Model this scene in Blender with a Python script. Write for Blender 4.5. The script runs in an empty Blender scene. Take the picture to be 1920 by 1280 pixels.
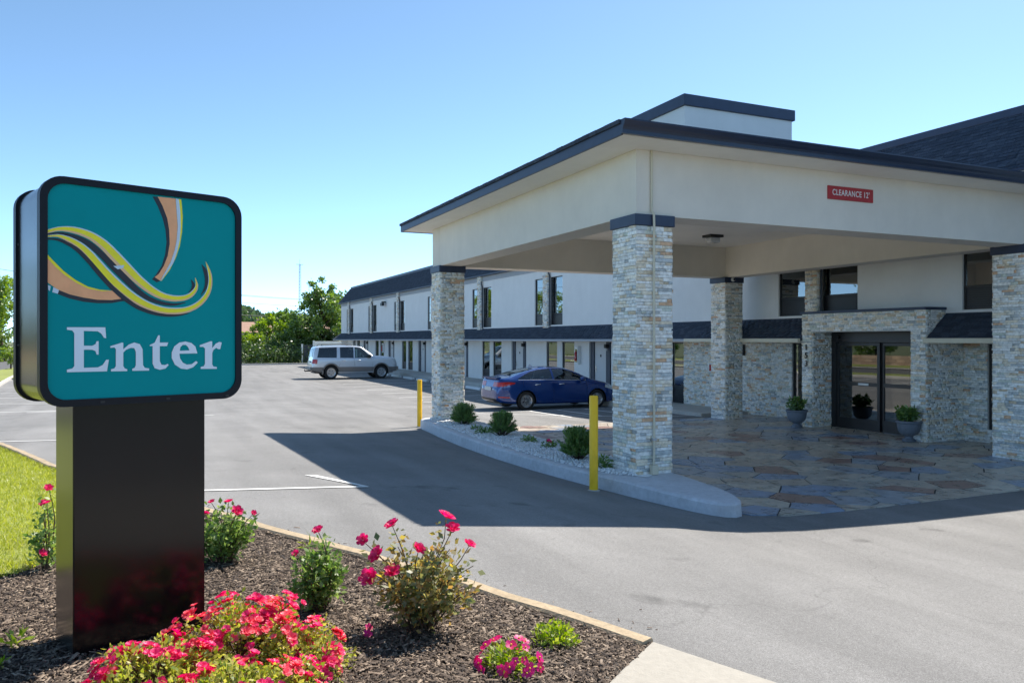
import bpy, bmesh, math, random
import numpy as np
from mathutils import Vector, Matrix, Euler
from mathutils.geometry import tessellate_polygon
random.seed(7)
rng = np.random.default_rng(7)
sc = bpy.context.scene
COL = sc.collection
R = math.radians

# ---------------------------------------------------------------- camera
cam_d = bpy.data.cameras.new('camera')
cam = bpy.data.objects.new('camera', cam_d)
COL.objects.link(cam)
cam_d.sensor_width = 36.0
cam_d.lens = 1474.883 * 36.0 / 1920.0
cam_d.shift_y = -0.0019
cam_d.clip_start = 0.05
cam_d.clip_end = 3000
cam.location = (0, 0, 2.2)
cam.rotation_euler = (R(90), 0, R(-24.224))
sc.camera = cam

# ---------------------------------------------------------------- sky, sun, exposure
SUN_EL, SUN_AZ = R(50.7), R(61.9)          # azimuth from +Y towards +X
w = bpy.data.worlds.new('World')
sc.world = w
w.use_nodes = True
wn = w.node_tree
sky = wn.nodes.new('ShaderNodeTexSky')
sky.sky_type = 'NISHITA'
sky.sun_disc = False
sky.sun_elevation = SUN_EL
sky.sun_rotation = SUN_AZ
sky.altitude = 0
sky.air_density = 0.35
sky.dust_density = 0.15
sky.ozone_density = 5.0
bg = wn.nodes['Background']
hz = wn.nodes.new('ShaderNodeHueSaturation')          # sky colour paled and shifted in hue, less blue in the shade
hz.inputs['Saturation'].default_value = 0.92
hz.inputs['Hue'].default_value = 0.482
wn.links.new(sky.outputs[0], hz.inputs['Color'])
wn.links.new(hz.outputs[0], bg.inputs[0])
bg.inputs[1].default_value = 0.138
sun_d = bpy.data.lights.new('sun', 'SUN')
sun = bpy.data.objects.new('sun', sun_d)
COL.objects.link(sun)
sun_d.energy = 3.15
sun_d.angle = R(0.53)
sun_d.color = (1.0, 0.93, 0.83)
sdir = Vector((math.cos(SUN_EL) * math.sin(SUN_AZ), math.cos(SUN_EL) * math.cos(SUN_AZ), math.sin(SUN_EL)))
sun.rotation_euler = (-sdir).to_track_quat('-Z', 'Y').to_euler()
sun.location = (30, 15, 40)
sc.view_settings.view_transform = 'Standard'
sc.view_settings.look = 'None'
sc.view_settings.gamma = 1.0
sc.view_settings.use_curve_mapping = False
sc.view_settings.exposure = 1.38
sc.render.film_transparent = False
sc.cycles.max_bounces = 8
sc.cycles.transparent_max_bounces = 12

# ---------------------------------------------------------------- materials
def _nt(name):
    m = bpy.data.materials.new(name)
    m.use_nodes = True
    nt = m.node_tree
    return m, nt, nt.nodes['Principled BSDF']

def mat(name, col, rough=.7, metal=0., var=0., scale=3., bump=0., bscale=60., spec=.5, coat=0., var2=0., scale2=.4, obj=False, streak=0.):
    m, nt, p = _nt(name)
    N, L = nt.nodes.new, nt.links.new
    p.inputs['Base Color'].default_value = (*col, 1)
    p.inputs['Roughness'].default_value = rough
    p.inputs['Metallic'].default_value = metal
    p.inputs['Specular IOR Level'].default_value = spec
    p.inputs['Coat Weight'].default_value = coat
    p.inputs['Coat Roughness'].default_value = .03
    if var or bump or var2:
        if obj:
            co = N('ShaderNodeTexCoord').outputs['Object']
        else:
            co = N('ShaderNodeNewGeometry').outputs['Position']
    if var or var2:
        cur = None
        for v, s, d in ((var, scale, 6), (var2, scale2, 3), (streak, 1., 5)):
            if not v: continue
            n = N('ShaderNodeTexNoise'); n.inputs['Scale'].default_value = s; n.inputs['Detail'].default_value = d
            n.inputs['Roughness'].default_value = .65
            if v is streak and streak:
                mp = N('ShaderNodeMapping'); mp.inputs['Scale'].default_value = (3.5, 3.5, .35); L(co, mp.inputs[0]); L(mp.outputs[0], n.inputs['Vector'])
            else: L(co, n.inputs['Vector'])
            mr = N('ShaderNodeMapRange')
            mr.inputs[1].default_value = .3; mr.inputs[2].default_value = .7
            mr.inputs[3].default_value = 1 - v; mr.inputs[4].default_value = 1 + v
            L(n.outputs['Fac'], mr.inputs[0])
            if cur is None: cur = mr.outputs[0]
            else:
                mm = N('ShaderNodeMath'); mm.operation = 'MULTIPLY'
                L(cur, mm.inputs[0]); L(mr.outputs[0], mm.inputs[1]); cur = mm.outputs[0]
        vm = N('ShaderNodeVectorMath'); vm.operation = 'SCALE'
        vm.inputs[0].default_value = col
        L(cur, vm.inputs['Scale'])
        L(vm.outputs[0], p.inputs['Base Color'])
    if bump:
        n = N('ShaderNodeTexNoise'); n.inputs['Scale'].default_value = bscale; n.inputs['Detail'].default_value = 4
        L(co, n.inputs['Vector'])
        b = N('ShaderNodeBump'); b.inputs['Strength'].default_value = bump; b.inputs['Distance'].default_value = .01
        L(n.outputs['Fac'], b.inputs['Height'])
        L(b.outputs[0], p.inputs['Normal'])
    return m

def _rand(nt):
    N, L = nt.nodes.new, nt.links.new
    oi = N('ShaderNodeObjectInfo'); g = N('ShaderNodeNewGeometry')
    a = N('ShaderNodeMath'); a.operation = 'ADD'
    L(oi.outputs['Random'], a.inputs[0]); L(g.outputs['Random Per Island'], a.inputs[1])
    fr = N('ShaderNodeMath'); fr.operation = 'FRACT'
    L(a.outputs[0], fr.inputs[0])
    return fr.outputs[0], g

def _ramp(nt, fac, pal, interp='CONSTANT'):
    r = nt.nodes.new('ShaderNodeValToRGB')
    r.color_ramp.interpolation = interp
    e = r.color_ramp.elements
    n = len(pal)
    tot = float(sum(q[1] for q in pal)); acc = 0.
    for i, (c, wt) in enumerate(pal):
        pos = acc / tot if interp == 'CONSTANT' else i / max(1, n - 1)
        if i < 2: el = e[i]; el.position = pos
        else: el = e.new(pos)
        el.color = (*c, 1)
        acc += wt
    nt.links.new(fac, r.inputs[0])
    return r.outputs[0]

def pal_mat(name, pal, rough=.8, interp='CONSTANT', var=.18, scale=18., bump=.3, bscale=60., spec=.4, rvar=0.):
    """a palette: every separate piece takes one colour of it, with fine grain on top"""
    m, nt, p = _nt(name)
    N, L = nt.nodes.new, nt.links.new
    fac, g = _rand(nt)
    c = _ramp(nt, fac, pal, interp)
    n = N('ShaderNodeTexNoise'); n.inputs['Scale'].default_value = scale; n.inputs['Detail'].default_value = 6
    L(g.outputs['Position'], n.inputs['Vector'])
    mr = N('ShaderNodeMapRange')
    mr.inputs[1].default_value = .3; mr.inputs[2].default_value = .7
    mr.inputs[3].default_value = 1 - var; mr.inputs[4].default_value = 1 + var
    L(n.outputs['Fac'], mr.inputs[0])
    vm = N('ShaderNodeVectorMath'); vm.operation = 'SCALE'
    L(c, vm.inputs[0]); L(mr.outputs[0], vm.inputs['Scale'])
    L(vm.outputs[0], p.inputs['Base Color'])
    p.inputs['Roughness'].default_value = rough
    p.inputs['Specular IOR Level'].default_value = spec
    if rvar:
        mr2 = N('ShaderNodeMapRange'); mr2.inputs[1].default_value = .3; mr2.inputs[2].default_value = .7
        mr2.inputs[3].default_value = rough - rvar; mr2.inputs[4].default_value = rough + rvar
        L(n.outputs['Fac'], mr2.inputs[0]); L(mr2.outputs[0], p.inputs['Roughness'])
    if bump:
        n2 = N('ShaderNodeTexNoise'); n2.inputs['Scale'].default_value = bscale; n2.inputs['Detail'].default_value = 5
        L(g.outputs['Position'], n2.inputs['Vector'])
        b = N('ShaderNodeBump'); b.inputs['Strength'].default_value = bump; b.inputs['Distance'].default_value = .012
        L(n2.outputs['Fac'], b.inputs['Height']); L(b.outputs[0], p.inputs['Normal'])
    return m

def leaf_mat(name, pal, trans=.4, rough=.45, gloss=.08):
    m = bpy.data.materials.new(name); m.use_nodes = True
    nt = m.node_tree; N, L = nt.nodes.new, nt.links.new
    nt.nodes.clear()
    out = N('ShaderNodeOutputMaterial')
    fac, g = _rand(nt)
    c = _ramp(nt, fac, pal, 'LINEAR')
    d = N('ShaderNodeBsdfDiffuse'); t = N('ShaderNodeBsdfTranslucent'); gl = N('ShaderNodeBsdfGlossy')
    gl.inputs['Roughness'].default_value = rough
    gl.inputs['Color'].default_value = (.9, .9, .9, 1)
    L(c, d.inputs[0])
    hs = N('ShaderNodeHueSaturation'); hs.inputs['Saturation'].default_value = 1.1; hs.inputs['Value'].default_value = 1.5
    L(c, hs.inputs['Color']); L(hs.outputs[0], t.inputs[0])
    mx = N('ShaderNodeMixShader'); mx.inputs[0].default_value = trans
    L(d.outputs[0], mx.inputs[1]); L(t.outputs[0], mx.inputs[2])
    mx2 = N('ShaderNodeMixShader'); mx2.inputs[0].default_value = gloss
    L(mx.outputs[0], mx2.inputs[1]); L(gl.outputs[0], mx2.inputs[2])
    L(mx2.outputs[0], out.inputs[0])
    return m

def glass_mat(name, tint=(.25, .3, .3), base=.12, ior=1.7, rough=.015):
    m = bpy.data.materials.new(name); m.use_nodes = True
    nt = m.node_tree; N, L = nt.nodes.new, nt.links.new
    nt.nodes.clear()
    out = N('ShaderNodeOutputMaterial')
    t = N('ShaderNodeBsdfTransparent'); t.inputs[0].default_value = (*tint, 1)
    gl = N('ShaderNodeBsdfGlossy'); gl.inputs['Roughness'].default_value = rough
    gl.inputs['Color'].default_value = (.92, .95, .96, 1)
    fr = N('ShaderNodeFresnel'); fr.inputs['IOR'].default_value = ior
    a = N('ShaderNodeMath'); a.operation = 'ADD'; a.use_clamp = True; a.inputs[1].default_value = base
    L(fr.outputs[0], a.inputs[0])
    mx = N('ShaderNodeMixShader')
    L(a.outputs[0], mx.inputs[0]); L(t.outputs[0], mx.inputs[1]); L(gl.outputs[0], mx.inputs[2])
    L(mx.outputs[0], out.inputs[0])
    return m

def asphalt_mat():
    m, nt, p = _nt('asphalt')
    N, L = nt.nodes.new, nt.links.new
    g = N('ShaderNodeNewGeometry').outputs['Position']
    def noise(s, d=5, r=.6):
        n = N('ShaderNodeTexNoise'); n.inputs['Scale'].default_value = s; n.inputs['Detail'].default_value = d
        n.inputs['Roughness'].default_value = r; L(g, n.inputs['Vector']); return n.outputs['Fac']
    def rng_(f, a, b, lo=.3, hi=.7):
        q = N('ShaderNodeMapRange'); q.inputs[1].default_value = lo; q.inputs[2].default_value = hi
        q.inputs[3].default_value = a; q.inputs[4].default_value = b; L(f, q.inputs[0]); return q.outputs[0]
    def mul(a, b):
        q = N('ShaderNodeMath'); q.operation = 'MULTIPLY'; L(a, q.inputs[0]); L(b, q.inputs[1]); return q.outputs[0]
    speck = rng_(noise(150, 3, .85), .50, 1.55)
    fine = rng_(noise(38, 5), .88, 1.12)
    big = rng_(noise(.35, 5, .65), .80, 1.16)
    # long wear streaks along the drive lane
    mp = N('ShaderNodeMapping'); mp.inputs['Scale'].default_value = (1.6, .16, 1); mp.inputs['Rotation'].default_value = (0, 0, R(8))
    L(g, mp.inputs[0])
    n4 = N('ShaderNodeTexNoise'); n4.inputs['Scale'].default_value = 1.2; n4.inputs['Detail'].default_value = 5
    L(mp.outputs[0], n4.inputs['Vector'])
    streak = rng_(n4.outputs['Fac'], .87, 1.12)
    # oil drips
    spots = rng_(noise(1.7, 3, .5), 1.0, .62, .66, .76)
    # hairline cracks
    wv = N('ShaderNodeTexNoise'); wv.inputs['Scale'].default_value = 1.1; wv.inputs['Detail'].default_value = 6; L(g, wv.inputs['Vector'])
    ad = N('ShaderNodeMixRGB'); ad.blend_type = 'LINEAR_LIGHT'; ad.inputs[0].default_value = .9
    L(g, ad.inputs[1]); L(wv.outputs['Color'], ad.inputs[2])
    vo = N('ShaderNodeTexVoronoi'); vo.feature = 'DISTANCE_TO_EDGE'; vo.inputs['Scale'].default_value = .16
    L(ad.outputs[0], vo.inputs['Vector'])
    crack = rng_(vo.outputs['Distance'], .80, 1.0, .0, .003)
    # a second light-grained stone fraction showing in worn asphalt
    v2 = N('ShaderNodeTexVoronoi'); v2.inputs['Scale'].default_value = 95; L(g, v2.inputs['Vector'])
    grain = rng_(v2.outputs['Distance'], 1.22, .9, .1, .5)
    t = mul(mul(mul(speck, fine), mul(big, streak)), mul(mul(spots, crack), grain))
    vm = N('ShaderNodeVectorMath'); vm.operation = 'SCALE'; vm.inputs[0].default_value = (.222, .219, .215)
    L(t, vm.inputs['Scale']); L(vm.outputs[0], p.inputs['Base Color'])
    p.inputs['Roughness'].default_value = .86
    p.inputs['Specular IOR Level'].default_value = .35
    b = N('ShaderNodeBump'); b.inputs['Strength'].default_value = .5; b.inputs['Distance'].default_value = .006
    L(noise(150, 4, .7), b.inputs['Height']); L(b.outputs[0], p.inputs['Normal'])
    return m

M = {}
M['asphalt'] = asphalt_mat()
M['street'] = mat('street_asphalt', (.11, .108, .105), .85, var=.15, scale=20, bump=.3)
M['ground'] = mat('ground_earth', (.10, .12, .05), .95, var=.3, scale=.6)
M['lawn'] = mat('lawn_ground', (.24, .27, .06), .95, var=.3, scale=6, var2=.15)
M['paint'] = mat('white_line_paint', (.74, .74, .72), .7, var=.14, scale=30, bump=.2, bscale=150, var2=.08, scale2=1.2)
M['kerb_grey'] = mat('painted_kerb', (.56, .575, .61), .65, var=.12, scale=14, bump=.35, bscale=35, var2=.10, scale2=1.3, streak=.04)
M['kerb_tan'] = mat('kerb_concrete', (.40, .31, .20), .85, var=.2, scale=25, bump=.5, bscale=50, var2=.15, scale2=2.)
M['concrete'] = mat('sidewalk_concrete', (.50, .48, .44), .85, var=.1, scale=20, bump=.3, bscale=70, var2=.1, scale2=1.2)
M['slab'] = mat('pale_concrete', (.36, .335, .29), .85, var=.09, scale=24, bump=.35, bscale=80, var2=.08)
M['soil'] = mat('soil', (.05, .036, .026), .95, var=.4, scale=30, bump=.8, bscale=40)
M['mulch'] = pal_mat('bark_mulch', [((.06, .042, .032), 3), ((.11, .08, .06), 4), ((.18, .135, .10), 3), ((.31, .24, .18), 2.4), ((.028, .02, .017), 2)], .8, 'CONSTANT', .25, 40, .3, 120)
M['pebble'] = pal_mat('white_pebbles', [((.86, .87, .88), 5), ((.78, .80, .82), 3), ((.90, .90, .89), 4), ((.66, .68, .7), 1)], .7, 'CONSTANT', .08, 60, .3, 90)
M['stone'] = pal_mat('ledgestone', [((.87, .84, .78), 4), ((.77, .755, .715), 4), ((.56, .585, .58), 3), ((.91, .895, .85), 7), ((.83, .72, .56), 4), ((.68, .55, .39), 1.6), ((.66, .68, .59), 2), ((.72, .46, .29), .9), ((.46, .47, .455), .9), ((.87, .79, .66), 3.5)], .78, 'CONSTANT', .2, 22, .25, 45)
M['mortar'] = mat('mortar', (.58, .56, .52), .95, var=.2, scale=20)
M['flag'] = pal_mat('flagstone_slabs', [((.47, .40, .33), 4), ((.26, .325, .43), 3), ((.32, .205, .17), 2.2), ((.54, .48, .40), 3), ((.43, .395, .345), 3), ((.34, .36, .39), 2.2)], .32, 'CONSTANT', .28, 5, .35, 12, .4, .10)
M['grout'] = mat('flagstone_joint', (.055, .052, .05), .8, var=.2, scale=20, bump=.3)
M['stucco'] = mat('canopy_stucco', (.76, .705, .62), .82, var=.035, scale=2.2, bump=.3, bscale=90, var2=.05, scale2=.5, streak=.015)
M['wall'] = mat('motel_wall_paint', (.79, .785, .765), .8, var=.03, scale=2., bump=.2, bscale=90, var2=.04, scale2=.3, streak=.012)
M['soffit'] = mat('soffit_paint', (.86, .82, .75), .75, var=.04, scale=2)
M['band'] = mat('frieze_grey', (.40, .42, .45), .75, var=.04, scale=3)
M['navy'] = mat('navy_trim', (.026, .042, .085), .45, var=.15, scale=6, spec=.5)
M['navy_gloss'] = mat('navy_gutter', (.020, .030, .058), .3, var=.1, scale=6, spec=.5)
M['cream'] = mat('cream_gutter', (.66, .60, .46), .5, var=.05, scale=5)
M['shingle'] = pal_mat('shingles', [((.040, .054, .080), 3), ((.048, .064, .094), 3), ((.034, .046, .070), 3), ((.058, .074, .104), 1.5)], .88, 'CONSTANT', .25, 30, .5, 140)
M['jamb'] = mat('navy_jamb', (.045, .055, .08), .5, var=.08)
M['door'] = mat('door_paint', (.60, .60, .60), .55, var=.03)
M['alu'] = mat('bronze_frame', (.022, .021, .022), .35, metal=.0, spec=.5)
M['steel'] = mat('brushed_steel', (.55, .55, .55), .3, metal=1.)
M['black'] = mat('black_plastic', (.015, .015, .016), .45)
M['white'] = mat('white_plastic', (.75, .75, .74), .4)
M['grille'] = mat('unit_panel', (.02, .022, .028), .5)
M['wglass'] = glass_mat('window_glass', (.46, .47, .46), .20, 1.7)
M['dglass'] = glass_mat('door_glass', (.35, .33, .28), .10, 1.55)
M['curtain'] = pal_mat('curtain_cloth', [((.40, .33, .26), 3), ((.30, .25, .20), 2), ((.50, .47, .42), 2), ((.36, .30, .25), 2)], .9, 'CONSTANT', .12, 8, 0)
M['blind'] = mat('blind_slats', (.42, .36, .32), .7)
M['room'] = mat('room_dark', (.05, .045, .04), .9)  # near black, stands in for the shade inside unlit rooms
M['khaki'] = mat('lobby_paint', (.62, .47, .22), .8)
M['yellow'] = mat('bollard_yellow', (.98, .57, .008), .45, var=.1, scale=9, bump=.1, bscale=40, var2=.06, scale2=3)
M['signblack'] = mat('sign_black', (.007, .006, .007), .16, var=.2, scale=4, spec=.34, coat=.0)
M['signframe'] = mat('sign_frame', (.008, .009, .014), .4, spec=.22, var=.1, scale=20)
M['bronze'] = mat('sign_return_metal', (.10, .095, .09), .2, metal=.75, var=.15, scale=6)
M['teal'] = mat('sign_teal', (.000, .31, .325), .6, spec=.12, var=.03, scale=3)
M['s_white'] = mat('sign_white', (.80, .90, .98), .5)
M['s_black'] = mat('sign_print_black', (.010, .012, .022), .4)
M['s_salmon'] = mat('sign_salmon', (.96, .45, .21), .5, var=.1, scale=12)
M['s_yellow'] = mat('sign_yellow', (.97, .86, .02), .5, var=.06, scale=20)
M['s_pale'] = mat('sign_pale_blue', (.62, .76, .86), .5)
M['s_tan'] = mat('sign_tan', (.90, .58, .30), .5)
M['red'] = mat('clearance_red', (.42, .028, .032), .5, var=.12, scale=14)
M['redlamp'] = mat('red_lamp', (.45, .012, .012), .18, coat=.6)
M['amber'] = mat('amber_lamp', (.6, .2, .02), .2, coat=.5)
M['lens'] = mat('clear_lamp', (.6, .62, .64), .12, coat=.6)
M['blue'] = mat('car_blue', (.004, .042, .21), .18, metal=.3, coat=1., spec=.5)
M['silver'] = mat('car_silver', (.68, .72, .76), .25, metal=.3, coat=1.)
M['taupe'] = mat('car_cladding', (.20, .18, .165), .45)
M['darkpaint'] = mat('car_dark', (.02, .022, .028), .25, coat=1.)
M['rubber'] = mat('tyre_rubber', (.018, .018, .018), .85, bump=.2, bscale=80, obj=True)
M['rim'] = mat('alloy_rim', (.50, .50, .51), .28, metal=.9)
M['chrome'] = mat('chrome', (.75, .75, .76), .12, metal=1.)
M['interior'] = mat('car_interior', (.03, .03, .032), .8)
M['cglass'] = glass_mat('car_glass', (.50, .60, .57), .05, 1.55)
M['tglass'] = glass_mat('tinted_glass', (.06, .075, .09), .06, 1.55)
M['plate'] = mat('licence_plate', (.6, .62, .6), .4)
M['urn'] = mat('urn_grey', (.16, .18, .215), .6, var=.15, scale=14, bump=.25, bscale=40)
M['bark'] = mat('bark', (.07, .05, .035), .95, var=.3, scale=12, bump=.8, bscale=25)
M['stem'] = mat('green_stem', (.075, .085, .03), .7)
M['cane'] = mat('rose_cane', (.10, .06, .035), .7)
M['wood'] = mat('pole_wood', (.12, .09, .065), .9, var=.2, scale=6)
M['wire'] = mat('wire_black', (.03, .03, .035), .7)
M['galv'] = mat('galvanised', (.45, .46, .48), .5, metal=.3)
M['brickwall'] = pal_mat('retaining_stone', [((.40, .27, .19), 2), ((.46, .33, .24), 2), ((.33, .24, .18), 2)], .9)
M['housewall'] = mat('house_wall', (.55, .44, .36), .8, var=.05)
M['houseroof'] = mat('house_roof', (.36, .22, .16), .85, var=.15)
M['l_tree'] = leaf_mat('tree_leaves', [((.065, .125, .018), 1), ((.15, .24, .035), 1), ((.25, .35, .065), 1)], .42)
M['l_bright'] = leaf_mat('bright_leaves', [((.11, .19, .014), 1), ((.22, .33, .025), 1), ((.34, .43, .045), 1)], .45)
M['l_dark'] = leaf_mat('dark_leaves', [((.04, .075, .015), 1), ((.075, .135, .025), 1), ((.12, .19, .045), 1)], .35)
M['l_hill'] = leaf_mat('hill_leaves', [((.05, .095, .03), 1), ((.09, .15, .05), 1), ((.13, .19, .08), 1)], .3)
M['l_shrub'] = leaf_mat('shrub_leaves', [((.05, .13, .018), 1), ((.11, .22, .03), 1), ((.21, .32, .06), 1)], .35, gloss=.1)
M['l_rose'] = leaf_mat('rose_leaves', [((.07, .14, .03), 1), ((.17, .27, .055), 1), ((.32, .40, .13), 1)], .5, .5, .05)
M['l_bronze'] = leaf_mat('bronze_rose_leaves', [((.08, .13, .045), 1), ((.22, .20, .065), 1), ((.13, .18, .065), 1), ((.45, .26, .08), 1), ((.25, .27, .14), 1), ((.58, .42, .07), 1)], .5, .5, .05)
M['l_lime'] = leaf_mat('lime_leaves', [((.12, .22, .01), 1), ((.26, .36, .03), 1), ((.42, .46, .08), 1)], .45, gloss=.05)
M['l_carpet'] = leaf_mat('carpet_rose_leaves', [((.12, .20, .02), 1), ((.34, .38, .05), 1), ((.55, .52, .12), 1), ((.22, .28, .06), 1)], .5, .5, .04)
M['l_grass'] = leaf_mat('grass_blades', [((.27, .32, .03), 1), ((.37, .40, .05), 1), ((.48, .47, .11), 1)], .5, gloss=.04)
M['p_red'] = leaf_mat('crimson_petals', [((.62, .015, .10), 1), ((.80, .035, .19), 1), ((.85, .10, .28), 1)], .35, gloss=.03)
M['p_coral'] = leaf_mat('coral_petals', [((.74, .03, .08), 1), ((.86, .12, .17), 1), ((.90, .30, .33), 1)], .35, gloss=.03)
M['p_magenta'] = leaf_mat('magenta_petals', [((.60, .01, .16), 1), ((.75, .02, .26), 1), ((.70, .015, .10), 1)], .35, gloss=.03)
M['p_eye'] = mat('flower_eye', (.75, .5, .04), .8)

# ---------------------------------------------------------------- helpers
ORG = {}
def org(o):
    return ORG.get(o.name, Vector((0, 0, 0))) if o is not None else Vector((0, 0, 0))

def tag(o, label=None, cat=None, group=None, kind=None):
    if label: o['label'] = label
    if cat: o['category'] = cat
    if group: o['group'] = group
    if kind: o['kind'] = kind
    return o

def thing(name, label, cat, loc=(0, 0, 0), rz=0., group=None, local=False):
    o = bpy.data.objects.new(name, None)
    o.empty_display_size = .2
    COL.objects.link(o)
    o.location = loc; o.rotation_euler = (0, 0, rz)
    ORG[o.name] = Vector((0, 0, 0)) if local else Vector(loc)
    return tag(o, label, cat, group)

def link_mesh(name, me, material, parent=None, off=None):
    o = bpy.data.objects.new(name, me)
    COL.objects.link(o)
    if material is not None and not me.materials: me.materials.append(material)
    if parent is not None:
        o.parent = parent
        ORG[o.name] = org(parent)
    return o

class MB:
    def __init__(s): s.v = []; s.f = []
    def add(s, verts, faces):
        b = len(s.v); s.v += [tuple(map(float, q)) for q in verts]
        s.f += [tuple(b + i for i in f) for f in faces]; return s
    def box(s, x0, x1, y0, y1, z0, z1):
        if x0 > x1: x0, x1 = x1, x0
        if y0 > y1: y0, y1 = y1, y0
        return s.add([(x0, y0, z0), (x1, y0, z0), (x1, y1, z0), (x0, y1, z0), (x0, y0, z1), (x1, y0, z1), (x1, y1, z1), (x0, y1, z1)],
                     [(0, 3, 2, 1), (4, 5, 6, 7), (0, 1, 5, 4), (1, 2, 6, 5), (2, 3, 7, 6), (3, 0, 4, 7)])
    def quad(s, *p): return s.add(p, [tuple(range(len(p)))])
    def prism(s, poly, z0, z1):      # poly: list of (x, y) ccw
        n = len(poly)
        zf = z1 if callable(z1) else (lambda x, y: z1)
        zb = z0 if callable(z0) else (lambda x, y: z0)
        return s.add([(x, y, zb(x, y)) for x, y in poly] + [(x, y, zf(x, y)) for x, y in poly],
                     [tuple(range(n - 1, -1, -1)), tuple(range(n, 2 * n))] + [(i, (i + 1) % n, n + (i + 1) % n, n + i) for i in range(n)])
    def extr(s, prof, axis, a, b):   # profile of 2D points extruded along axis between a and b
        n = len(prof)
        f = {'x': lambda p, t: (t, p[0], p[1]), 'y': lambda p, t: (p[0], t, p[1]), 'z': lambda p, t: (p[0], p[1], t)}[axis]
        return s.add([f(p, a) for p in prof] + [f(p, b) for p in prof],
                     [tuple(range(n - 1, -1, -1)), tuple(range(n, 2 * n))] + [(i, (i + 1) % n, n + (i + 1) % n, n + i) for i in range(n)])
    def tube(s, pts, r, n=8, cap=True):
        pts = [Vector(p) for p in pts]; rs = r if isinstance(r, (list, tuple)) else [r] * len(pts)
        ring = []; up = Vector((.13, .21, 1)).normalized()
        b = len(s.v)
        for i, p in enumerate(pts):
            t = (pts[min(i + 1, len(pts) - 1)] - pts[max(i - 1, 0)])
            t = t.normalized() if t.length > 1e-9 else Vector((0, 0, 1))
            u = up if abs(t.dot(up)) < .95 else Vector((1, 0, 0))
            a = t.cross(u).normalized(); c = t.cross(a)
            for k in range(n):
                q = p + (a * math.cos(2 * math.pi * k / n) + c * math.sin(2 * math.pi * k / n)) * rs[i]
                s.v.append(tuple(q))
        for i in range(len(pts) - 1):
            for k in range(n):
                k2 = (k + 1) % n
                s.f.append((b + i * n + k, b + i * n + k2, b + (i + 1) * n + k2, b + (i + 1) * n + k))
        if cap:
            s.f.append(tuple(b + k for k in range(n - 1, -1, -1)))
            s.f.append(tuple(b + (len(pts) - 1) * n + k for k in range(n)))
        return s
    def lathe(s, prof, c=(0, 0, 0), n=24, axis='z'):
        b = len(s.v)
        for r, z in prof:
            for k in range(n):
                a = 2 * math.pi * k / n
                x, y = r * math.cos(a), r * math.sin(a)
                q = {'z': (x, y, z), 'y': (x, z, y), 'x': (z, x, y)}[axis]
                s.v.append((c[0] + q[0], c[1] + q[1], c[2] + q[2]))
        for i in range(len(prof) - 1):
            for k in range(n):
                k2 = (k + 1) % n
                s.f.append((b + i * n + k, b + i * n + k2, b + (i + 1) * n + k2, b + (i + 1) * n + k))
        return s
    def obj(s, name, material, parent=None, smooth=0., bevel=0.):
        o_ = org(parent)
        me = bpy.data.meshes.new(name)
        me.from_pydata([(x - o_.x, y - o_.y, z - o_.z) for x, y, z in s.v], [], s.f)
        if bevel:
            bm = bmesh.new(); bm.from_mesh(me)
            bmesh.ops.remove_doubles(bm, verts=bm.verts, dist=1e-5)
            ed = [e for e in bm.edges if len(e.link_faces) == 2 and e.calc_face_angle() > .5]
            bmesh.ops.bevel(bm, geom=ed, offset=bevel, segments=2, profile=.6, affect='EDGES', clamp_overlap=True)
            bm.to_mesh(me); bm.free()
        me.update()
        if smooth:
            me.shade_smooth()
            me.set_sharp_from_angle(angle=R(smooth))
        return link_mesh(name, me, material, parent)

def quads_mesh(name, Q, material, parent=None):
    """Q: (n, k, 3) array of separate k-gons -> one mesh"""
    o_ = np.array(org(parent)); Q = np.asarray(Q, float) - o_
    n, k = Q.shape[:2]
    me = bpy.data.meshes.new(name)
    me.vertices.add(n * k); me.vertices.foreach_set('co', Q.reshape(-1).astype(np.float32))
    me.loops.add(n * k); me.loops.foreach_set('vertex_index', np.arange(n * k, dtype=np.int32))
    me.polygons.add(n); me.polygons.foreach_set('loop_start', np.arange(0, n * k, k, dtype=np.int32))
    me.polygons.foreach_set('loop_total', np.full(n, k, dtype=np.int32))
    me.update(calc_edges=True); me.validate()
    return link_mesh(name, me, material, parent)

def solids_mesh(name, V, faces, material, parent=None):
    """V: (n, m, 3) copies of a small solid that share one face list of quads"""
    o_ = np.array(org(parent)); V = np.asarray(V, float) - o_
    n, m = V.shape[:2]
    F = np.array(faces, np.int32)
    k = F.shape[1]
    I = (F[None] + (np.arange(n, dtype=np.int32) * m)[:, None, None]).reshape(-1)
    me = bpy.data.meshes.new(name)
    me.vertices.add(n * m); me.vertices.foreach_set('co', V.reshape(-1).astype(np.float32))
    me.loops.add(len(I)); me.loops.foreach_set('vertex_index', I)
    nf = len(I) // k
    me.polygons.add(nf); me.polygons.foreach_set('loop_start', np.arange(0, nf * k, k, dtype=np.int32))
    me.polygons.foreach_set('loop_total', np.full(nf, k, dtype=np.int32))
    me.update(calc_edges=True); me.validate()
    return link_mesh(name, me, material, parent)

def inpoly(x, y, poly):
    r = False; n = len(poly)
    for i in range(n):
        x1, y1 = poly[i]; x2, y2 = poly[(i + 1) % n]
        if (y1 > y) != (y2 > y) and x < (x2 - x1) * (y - y1) / (y2 - y1) + x1: r = not r
    return r

def inpoly_np(X, Y, poly):
    r = np.zeros(X.shape, bool); n = len(poly)
    for i in range(n):
        x1, y1 = poly[i]; x2, y2 = poly[(i + 1) % n]
        if y1 == y2: continue
        r ^= ((y1 > Y) != (y2 > Y)) & (X < (x2 - x1) * (Y - y1) / (y2 - y1) + x1)
    return r

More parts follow.
